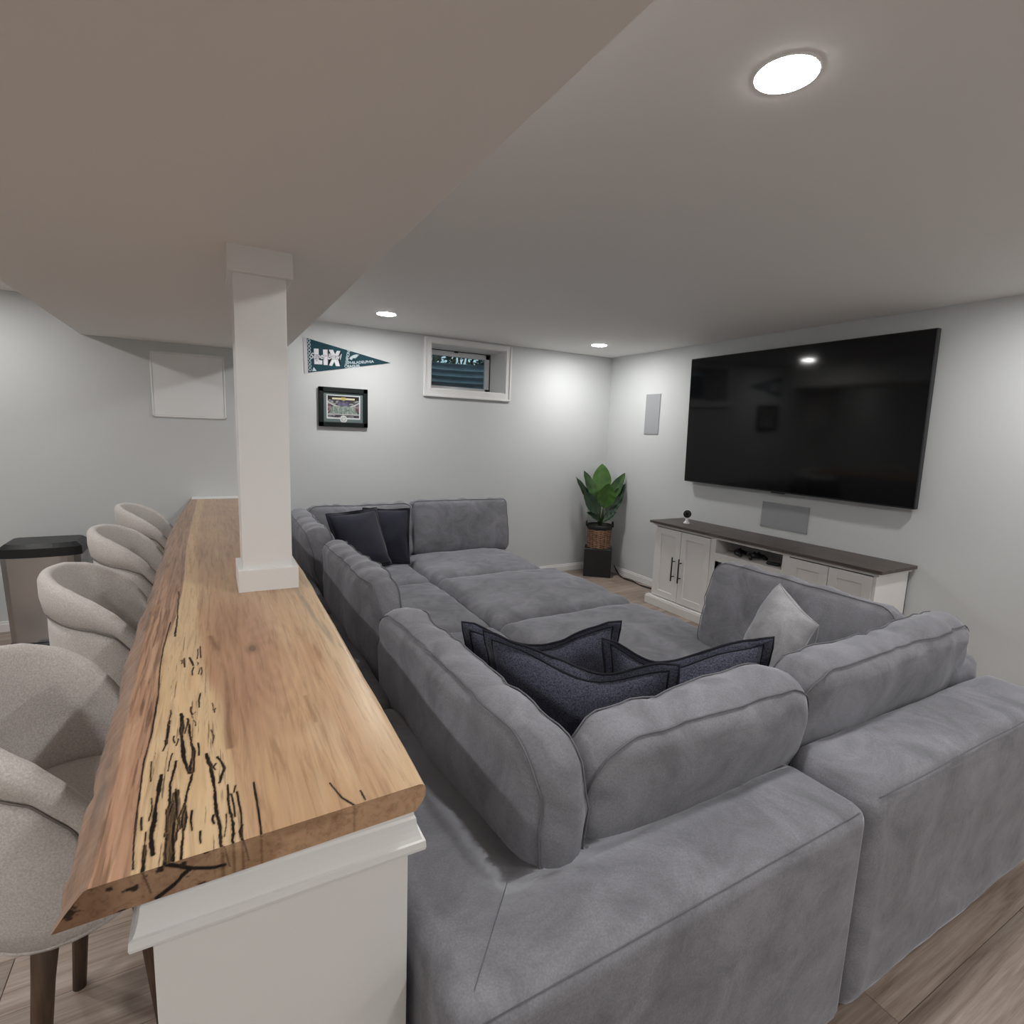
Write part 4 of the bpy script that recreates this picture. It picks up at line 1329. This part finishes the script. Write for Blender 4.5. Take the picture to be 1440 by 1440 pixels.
boxes('plinth', [(3.445, 3.49, 1.660, 3.600, 0.0, 0.070), (3.45, 3.50, 1.664, 3.596, 0.069, 0.082), (3.47, CX1, 1.660, CY0 + 0.01, 0.0, 0.075), (3.47, CX1, CY1 - 0.01, 3.600, 0.0, 0.075)], MT['cab'], cb, bev=0.003)
def shaker(y0, y1, hy, label=None):
    z0, z1, s = 0.090, 0.712, 0.058
    d = boxes('door', [(CX0 - 0.006, CX0 + 0.014, y0, y0 + s, z0, z1), (CX0 - 0.006, CX0 + 0.014, y1 - s, y1, z0, z1),
                       (CX0 - 0.006, CX0 + 0.014, y0 + s - 0.001, y1 - s + 0.001, z0, z0 + s), (CX0 - 0.006, CX0 + 0.014, y0 + s - 0.001, y1 - s + 0.001, z1 - s, z1)], MT['cab'], cb, bev=0.002)
    dp = box('inset_panel', CX0 + 0.004, CX0 + 0.010, y0 + s - 0.004, y1 - s + 0.004, z0 + s - 0.004, z1 - s + 0.004, MT['cab'], d, bev=0, origin=tuple(cb.location))
    V, F = tube_geo([(CX0 - 0.040, hy, 0.275), (CX0 - 0.040, hy, 0.485)], 0.0065, 10)
    for z in (0.315, 0.447):
        V, F = tube_geo([(CX0 - 0.040, hy, z), (CX0 - 0.004, hy, z)], 0.0045, 8, False, None, V, F)
    link('handle', V, F, MT['black'], d, True, tuple(cb.location))
shaker(3.252, 3.538, 3.300)
shaker(2.943, 3.247, 3.222)
shaker(1.988, 2.260, 2.012)
shaker(1.715, 1.983, 1.960)
fp = boxes('fireplace_surround', [(3.490, 3.56, 2.316, 2.345, 0.082, 0.546), (3.490, 3.56, 2.86, 2.889, 0.082, 0.546), (3.490, 3.56, 2.316, 2.889, 0.470, 0.546), (3.490, 3.56, 2.316, 2.889, 0.082, 0.12)], MT['black'], cb, bev=0.002)
box('fireplace_glass', 3.502, 3.508, 2.340, 2.865, 0.118, 0.474, MT['fire'], cb, bev=0)
# things on the shelf and the top
def controller(lab, x, y, rz):
    t = thing('game_controller', lab, 'controller', (x, y, 0.6105), (0, 0, R(rz)), 'controllers on the cabinet shelf')
    V, F, d = cushion_geo((0.045, 0.028, 0.016), 0.014, 0.02, 0.004, 14, 1, 0.0)
    link('shell', [v + Vector((0, 0, 0.030)) for v in V], F, MT['blackgloss'], t, True)
    for s in (1, -1):
        tube('grip', [(s * 0.035, 0.012, 0.030), (s * 0.055, -0.015, 0.024), (s * 0.062, -0.045, 0.014)], 0.015, MT['blackgloss'], t, 10, False, lambda q: 0.017 - 0.004 * q, (0, 0, 0))
        lathe('thumbstick', [(0.004, 0.045), (0.004, 0.054), (0.009, 0.055), (0.009, 0.058)], MT['black'], t, (s * 0.018, -0.008), 12, True, (0, 0, 0))
    return t
controller('black game controller on the cabinet shelf, left of its pair', 3.585, 2.755, 20)
controller('black game controller on the cabinet shelf, right of its pair', 3.60, 2.610, -25)
pk = thing('remote_control', 'small dark oval remote lying on the open shelf', 'remote', (3.56, 2.43, 0.6105), (0, 0, R(15)))
V, F, d = cushion_geo((0.022, 0.050, 0.009), 0.008, 0.02, 0.002, 14, 2, 0.0)
link('shell', [v + Vector((0, 0, 0.011)) for v in V], F, MT['blackgloss'], pk, True)
for k in range(3):
    lathe('button', [(0.004, 0.0205), (0.004, 0.023)], MT['gasket'], pk, (0, -0.02 + 0.02 * k), 10, True, (0, 0, 0))
bx = thing('media_box', 'black streaming box at the right end of the shelf', 'media player', (3.69, 2.36, 0.6105))
box('case', 3.645, 3.735, 2.318, 2.402, 0.611, 0.636, MT['blackgloss'], bx, bev=0.006)
box('front_panel', 3.6435, 3.646, 2.325, 2.395, 0.614, 0.632, MT['black'], bx, bev=0)
sg = thing('security_camera', 'small round white camera with black face on the cabinet', 'camera', (3.63, 3.345, 0.764))
lathe('base', [(0.026, 0.764), (0.028, 0.772), (0.020, 0.780), (0.012, 0.790), (0.012, 0.812)], MT['white_plastic'], sg, (3.63, 3.345), 20)
V, F = [], []
c0 = Vector((3.63, 3.345, 0.850))
ax = Vector((-0.72, -0.66, 0.12)).normalized()
s1 = ax.cross(Vector((0, 0, 1))).normalized(); s2 = s1.cross(ax)
def ball(prof, mat, nm):
    V, F = [], []
    n = 24
    for r_, d_ in prof:
        for k in range(n):
            a = 2 * PI * k / n
            V.append(c0 + ax * d_ + s1 * r_ * math.cos(a) + s2 * r_ * math.sin(a))
    for i in range(len(prof) - 1):
        for k in range(n):
            F.append((i * n + k, i * n + (k + 1) % n, (i + 1) * n + (k + 1) % n, (i + 1) * n + k))
    F.append(tuple(range(n))[::-1]); F.append(tuple((len(prof) - 1) * n + k for k in range(n)))
    link(nm, V, F, mat, sg, True, tuple(sg.location))
ball([(0.010, -0.034), (0.026, -0.026), (0.036, -0.008), (0.038, 0.006), (0.0375, 0.018), (0.036, 0.022)], MT['white_plastic'], 'housing')
ball([(0.0345, 0.0215), (0.033, 0.026), (0.024, 0.031), (0.010, 0.033)], MT['black'], 'face')
ball([(0.010, 0.0325), (0.009, 0.035), (0.004, 0.0355)], MT['screen'], 'lens')

# cable along the right wall
tube_o = tube('power_cable', [(3.845, 4.52, 0.09), (3.84, 4.46, 0.03), (3.83, 4.40, 0.008), (3.79, 4.28, 0.006), (3.80, 4.15, 0.006), (3.775, 4.0, 0.006), (3.80, 3.85, 0.006), (3.78, 3.72, 0.006), (3.80, 3.60, 0.006), (3.83, 3.57, 0.02)], 0.005, MT['black'], None, 8)
tag(tube_o, 'black power cable on the floor from plant to cabinet', 'cable')
V, F = tube_geo([(3.845, 4.50, 0.07), (3.83, 4.42, 0.02), (3.80, 4.34, 0.006), (3.83, 4.2, 0.006), (3.785, 4.05, 0.006), (3.82, 3.88, 0.006), (3.80, 3.74, 0.006), (3.83, 3.62, 0.008)], 0.004, 8)
o = link('power_cable', V, F, MT['black'], None, True)
tag(o, 'thinner black cable looping beside the power cable by the baseboard', 'cable')

# ------------------------------------------------------------------ plant, basket, pedestal
pc = Vector((3.640, 4.560, 0.0))
ped = thing('pedestal', 'black cube pedestal on the floor under the basket', 'pedestal', tuple(pc), (0, 0, R(-38.5)))
bm = bmesh.new(); bm_box(bm, -0.145, 0.145, -0.130, 0.130, 0.0, 0.300, 0.004, 2)
from_bm('box', bm, MT['black'], ped)
bm = bmesh.new(); bm_box(bm, -0.138, 0.138, -0.123, 0.123, 0.299, 0.304, 0.001, 1)
from_bm('top_panel', bm, MT['blackgloss'], ped)
bk = thing('planter_basket', 'brown woven wicker basket with black rim on the pedestal', 'basket', (pc.x, pc.y, 0.305))
def brad(z): return 0.118 + 0.010 * (z / 0.27)
V, F = [], []
nk = 18
for i in range(17):
    z = 0.008 + i * 0.0118
    pts = []
    for k in range(90):
        a = 2 * PI * k / 90
        r_ = brad(z) + 0.0055 * math.cos(nk / 2 * a + PI * (i % 2))
        pts.append((r_ * math.cos(a), r_ * math.sin(a), z))
    V, F = tube_geo(pts, 0.0062, 6, True, None, V, F)
wv = link('wicker_weave', V, F, MT['wicker'], bk, True)
wv['kind'] = 'stuff'
for k in range(nk):
    a = 2 * PI * k / nk
    tube('stake', [(brad(0) * math.cos(a), brad(0) * math.sin(a), 0.0), (brad(0.2) * math.cos(a), brad(0.2) * math.sin(a), 0.21)], 0.004, MT['wicker_dark'], bk, 6, False, None, (0, 0, 0))
lathe('black_rim', [(0.118, 0.200), (0.133, 0.202), (0.137, 0.225), (0.135, 0.250), (0.128, 0.252), (0.124, 0.235)], MT['black'], bk, (0, 0), 36, True, (0, 0, 0))
lathe('liner', [(0.105, 0.0), (0.110, 0.20), (0.12, 0.236), (0.02, 0.236)], MT['soil'], bk, (0, 0), 24, True, (0, 0, 0))
hd = Vector((math.sin(R(29)) * 0 + 0.875, -0.485, 0))     # handles left and right as seen from the room
for s in (1, -1):
    q = hd * s * 0.133
    tg = Vector((-hd.y, hd.x, 0))
    pts = [q + tg * 0.035 * math.cos(PI * k / 8) + Vector((0, 0, 0.225 + 0.055 * math.sin(PI * k / 8))) + hd * s * 0.006 for k in range(9)]
    tube('handle', pts, 0.007, MT['black'], bk, 8, False, None, (0, 0, 0))

pl = thing('potted_plant', 'broad leaved green houseplant growing from the basket', 'plant', (pc.x, pc.y, 0.54))
right = Vector((0.873, -0.488, 0)).normalized()     # across the view
toward = Vector((-0.488, -0.873, 0)).normalized()   # to the camera
def leaf(base, tip, w, mat, cup=0.25, face=None, fold=0.02, stem=0.3):
    """blade from base to tip bowed along 'face'; the stem runs from the pot to the base."""
    b0 = right * base[0] + toward * base[2] + Vector((0, 0, base[1]))
    t0 = right * tip[0] + toward * tip[2] + Vector((0, 0, tip[1]))
    ax_ = t0 - b0
    L_ = ax_.length
    f = Vector(face) if face is not None else toward
    f = right * f[0] + toward * f[2] + Vector((0, 0, f[1])) if face is not None else toward
    side = ax_.cross(f).normalized()
    nrm = side.cross(ax_).normalized()
    V, F = [], []
    n, m = 14, 6
    for i in range(n + 1):
        s = i / n
        c_ = b0 + ax_ * s + nrm * (-cup * L_ * (s - s * s) * 1.0)
        hw = w * 0.58 * (math.sin(PI * min(1, s ** 0.85)) ** 0.75) if 0 < s < 1 else 0.0015
        for j in range(m + 1):
            q = -1 + 2 * j / m
            V.append(c_ + side * hw * q + nrm * (fold * abs(q) ** 1.3 * (hw / (w / 2)) + 0.004 * math.sin(i * 1.6 + 2 * q) * abs(q)))
    nv = len(V)
    V += [v - nrm * 0.0015 for v in V]
    for i in range(n):
        for j in range(m):
            a = i * (m + 1) + j
            F.append((a, a + 1, a + m + 2, a + m + 1))
            F.append((nv + a, nv + a + m + 1, nv + a + m + 2, nv + a + 1))
    lf = link('leaf', V, F, mat, pl, True)
    rib = [b0 + ax_ * (i / n) + nrm * (-cup * L_ * (i / n - (i / n) ** 2) + 0.0015) for i in range(n)]
    tube('midrib', rib, 0.003, MT['stem'], lf, 6, False, lambda s: 0.0035 * (1 - s) + 0.0008, (0, 0, 0))
    r0 = Vector((base[0] * 0.25, 0, 0))
    st0 = right * base[0] * 0.2 + toward * base[2] * 0.2
    pts = [st0, st0.lerp(b0, 0.45) + Vector((0, 0, 0.02)), b0, b0 + ax_ * 0.06]
    tube('leaf_stem', pts, 0.006, MT['stem'], pl, 8, False, lambda s: 0.008 - 0.004 * s, (0, 0, 0))
# base and tip as (across, up, toward camera) from the pot's mouth
leaf((0.00, 0.34, -0.04), (0.005, 0.66, -0.10), 0.175, MT['leaf_young'], 0.06)
leaf((0.02, 0.20, 0.06), (0.055, 0.47, 0.11), 0.165, MT['leaf_young'], 0.10)
leaf((-0.04, 0.25, 0.0), (-0.20, 0.585, -0.02), 0.105, MT['leaf'], 0.10, (0.5, 0.3, 1.0))
leaf((-0.05, 0.17, 0.03), (-0.285, 0.515, 0.03), 0.090, MT['leaf_dark'], 0.16, (0.4, 0.9, 0.9))
leaf((-0.03, 0.14, 0.08), (-0.205, 0.37, 0.12), 0.130, MT['leaf_dark'], 0.12, (0.1, 0.5, 1.0))
leaf((0.06, 0.24, 0.0), (0.235, 0.575, 0.0), 0.115, MT['leaf'], 0.10, (-0.5, 0.3, 1.0))
leaf((0.06, 0.17, 0.04), (0.245, 0.46, 0.02), 0.105, MT['leaf_dark'], 0.12, (-0.3, 0.5, 1.0))
leaf((0.05, 0.14, 0.06), (0.225, 0.34, 0.05), 0.100, MT['leaf_dark'], 0.10, (-0.2, 0.6, 1.0))
leaf((-0.02, 0.06, 0.08), (-0.165, 0.155, 0.12), 0.085, MT['leaf_dark'], 0.10, (0.0, 1.0, 0.6))
leaf((0.03, 0.06, 0.08), (0.150, 0.170, 0.12), 0.085, MT['leaf_dark'], 0.10, (0.0, 1.0, 0.6))
leaf((-0.01, 0.22, -0.08), (-0.09, 0.44, -0.16), 0.11, MT['leaf_dark'], 0.10)
leaf((0.04, 0.20, -0.06), (0.13, 0.45, -0.08), 0.11, MT['leaf_dark'], 0.10)

# ------------------------------------------------------------------ pennant
pn = thing('pennant', 'teal triangular LIX pennant with white lettering on back wall', 'pennant', (0.70, YB, 2.06))
def pw(d0): return lambda a, b, d: (a, YB - d0 - d, b)
prism('felt', [(0.715, 2.196), (0.722, 1.920), (1.415, 2.061)], 0.003, MT['pennant'], pn, pw(0.001))
prism('header_strip', [(0.691, 2.200), (0.720, 2.197), (0.726, 1.919), (0.698, 1.912)], 0.004, MT['pen_head'], pn, pw(0.001))
V, F = [], []
for k in range(9):
    zc = 2.175 - k * 0.0285
    xk = 0.735 + (2.196 - zc) * 0.025
    V, F = tube_geo([(xk + 0.010 * math.cos(2 * PI * q / 14), YB - 0.0045, zc + 0.011 * math.sin(2 * PI * q / 14)) for q in range(14)], 0.003, 5, True, None, V, F)
lc = link('lacing', V, F, MT['pen_pale'], pn, True, tuple(pn.location))
prism('letter_l', [(0.773, 2.118), (0.81, 2.12), (0.811, 2.032), (0.839, 2.028), (0.838, 1.996), (0.776, 1.994)], 0.0012, MT['pen_white'], pn, pw(0.004))
prism('letter_i', [(0.845, 2.117), (0.882, 2.12), (0.882, 1.995), (0.849, 1.994)], 0.0012, MT['pen_white'], pn, pw(0.004))
prism('letter_x', [(0.892, 2.121), (0.925, 2.123), (0.942, 2.088), (0.957, 2.118), (0.986, 2.119), (0.961, 2.061), (0.982, 1.995), (0.948, 1.993), (0.935, 2.029), (0.917, 1.992), (0.892, 1.993), (0.918, 2.056)], 0.0012, MT['pen_white'], pn, pw(0.004))
prism('eagle_emblem', [(1.058, 2.066), (1.070, 2.082), (1.092, 2.097), (1.118, 2.105), (1.145, 2.106), (1.126, 2.097), (1.136, 2.092), (1.118, 2.086), (1.126, 2.080), (1.104, 2.077), (1.112, 2.071), (1.088, 2.071), (1.078, 2.062), (1.080, 2.054), (1.068, 2.058)], 0.001, MT['pen_pale'], pn, pw(0.004))
prism('corner_mark', [(0.758, 1.936), (0.793, 1.940), (0.770, 1.970)], 0.001, MT['pen_pale'], pn, pw(0.004))

def text_part(name, body, size, mat, loc, rz, parent, shear=0.0, off=0.0, sx=1.0):
    cu = bpy.data.curves.new(name + '_curve', 'FONT')
    cu.body = body
    cu.size = size
    cu.shear = shear
    cu.offset = off
    cu.extrude = 0.0004
    cu.align_x = 'LEFT'
    tmp = bpy.data.objects.new(name + '_curve', cu)
    C.objects.link(tmp)
    dg = bpy.context.evaluated_depsgraph_get()
    me = bpy.data.meshes.new_from_object(tmp.evaluated_get(dg))
    bpy.data.objects.remove(tmp)
    bpy.data.curves.remove(cu)
    me.materials.clear()
    me.materials.append(mat)
    o = bpy.data.objects.new(name, me)
    C.objects.link(o)
    # letters stand on the wall facing -y
    m = Matrix.Translation(Vector(loc) - parent.location) @ Matrix.Rotation(PI / 2, 4, 'X') @ Matrix.Rotation(rz, 4, 'Z') @ Matrix.Diagonal((sx, 1, 1, 1))
    me.transform(m)
    o.parent = parent
    return o
text_part('script_outline', 'Super Bowl', 0.066, MT['pennant_dark'], (0.742, YB - 0.0056, 2.036), R(3), pn, 0.35, 0.0035, 0.80)
text_part('script_lettering', 'Super Bowl', 0.066, MT['pen_white'], (0.742, YB - 0.0064, 2.036), R(3), pn, 0.35, 0.0008, 0.80)
text_part('champions_lettering', 'CHAMPIONS', 0.034, MT['pen_pale'], (1.040, YB - 0.0046, 1.985), R(80), pn, 0.0, 0.0008, 0.80)
text_part('city_lettering', 'PHILADELPHIA', 0.030, MT['pen_pale'], (1.050, YB - 0.0046, 2.018), R(8.5), pn, 0.0, 0.0006, 1.12)
text_part('team_lettering', 'EAGLES', 0.027, MT['pen_pale'], (1.047, YB - 0.0046, 1.990), R(8.5), pn, 0.0, 0.0010, 1.10)

# ------------------------------------------------------------------ framed stadium photograph
fr = thing('framed_photo', 'black framed stadium photograph below the pennant', 'picture', (1.005, YB, 1.49))
X0, X1, Z0, Z1 = 0.802, 1.209, 1.490, 1.817
b = 0.040
boxes('frame', [(X0, X0 + b, YB - 0.028, YB, Z0, Z1), (X1 - b, X1, YB - 0.028, YB, Z0, Z1), (X0, X1, YB - 0.028, YB, Z0, Z0 + b), (X0, X1, YB - 0.028, YB, Z1 - b, Z1)], MT['frame_black'], fr, bev=0.004)
box('mat_board', X0 + b - 0.004, X1 - b + 0.004, YB - 0.012, YB - 0.004, Z0 + b - 0.004, Z1 - b + 0.004, MT['mat_board'], fr, bev=0)
wx0, wx1, wz0, wz1 = 0.866, 1.146, 1.556, 1.756
box('white_border', wx0, wx1, YB - 0.0135, YB - 0.011, wz0, wz1, MT['white_board'], fr, bev=0)
px0, px1, pz0, pz1 = wx0 + 0.010, wx1 - 0.010, wz0 + 0.012, wz1 - 0.008
nx, nz = 90, 64
xs = np.linspace(0, 1, nx); zs = np.linspace(0, 1, nz)
gx, gz = np.meshgrid(xs, zs)
u, v = gx.ravel(), gz.ravel()
nn = fbm(u * 14, v * 20, 5); n5 = fbm(u * 40, v * 40, 6)
cc = np.tile(np.array([0.045, 0.040, 0.050]), (len(u), 1))
cc = mixc(cc, (0.30, 0.31, 0.33), sm(nn, 0.50, 0.62) * 0.8)                                     # crowd
bowl = np.abs(v - (0.72 - 0.25 * (1 - (2 * u - 1) ** 2)))
cc = mixc(cc, (0.55, 0.56, 0.56), (1 - sm(bowl, 0.015, 0.04)) * 0.8)
cc = mixc(cc, (0.22, 0.09, 0.11), (sm(np.abs(u - 0.5), 0.36, 0.46)) * sm(0.75 - np.abs(v - 0.45), 0.45, 0.7) * 0.6)
fieldw = (v < 0.52) & (v > 0.16) & (np.abs(u - 0.5) < 0.46 - 0.12 * (v - 0.16) / 0.36)
fc = mixc(np.tile(np.array([0.22, 0.27, 0.24]), (len(u), 1)), (0.36, 0.40, 0.37), sm(np.sin(u * 42), 0.2, 0.9) * 0.6)
fc = mixc(fc, (0.07, 0.13, 0.10), sm(n5, 0.56, 0.66))
cc = np.where(fieldw[:, None], fc, cc)
cc = mixc(cc, (0.50, 0.52, 0.50), (1 - sm(np.abs(v - 0.15), 0.012, 0.03)) * 0.8)
cc = mixc(cc, (0.10, 0.09, 0.18), ((np.abs(u - 0.5) < 0.16) & (v > 0.54) & (v < 0.72)) * 0.8)
cc = mixc(cc, (0.012, 0.012, 0.012), sm(v, 0.80, 0.83))
cc = mixc(cc, (0.60, 0.55, 0.38), ((np.abs(v - 0.87) < 0.035) & (np.abs(u - 0.5) < 0.36)) * 1.0)
cc = mixc(cc, (0.45, 0.36, 0.10), ((np.abs(v - 0.88) < 0.07) & (np.abs(u - 0.5) < 0.07)) * 1.0)
V = [(px0 + (px1 - px0) * a, YB - 0.0140, pz0 + (pz1 - pz0) * c_) for a, c_ in zip(u, v)]
F = [(j * nx + i, j * nx + i + 1, (j + 1) * nx + i + 1, (j + 1) * nx + i) for j in range(nz - 1) for i in range(nx - 1)]
o = link('stadium_print', V, F, MT['photo'], fr, False, tuple(fr.location))
ca = o.data.color_attributes.new('print', 'FLOAT_COLOR', 'POINT')
ca.data.foreach_set('color', np.concatenate([np.clip(cc, 0, 1), np.ones((len(cc), 1))], 1).astype(np.float32).ravel())
def disc(name, r, y, cz, mat):
    n = 28
    poly = [(1.005 + r * math.cos(2 * PI * k / n), cz + r * math.sin(2 * PI * k / n)) for k in range(n)]
    return prism(name, poly, 0.002, mat, fr, lambda a, b_, d: (a, y - d, b_))
disc('medal_surround', 0.030, YB - 0.0145, 1.556, MT['white_board'])
disc('medal', 0.021, YB - 0.0165, 1.556, MT['silver'])
disc('medal_base', 0.010, YB - 0.0185, 1.556, MT['white_board'])

bpy.context.view_layer.update()
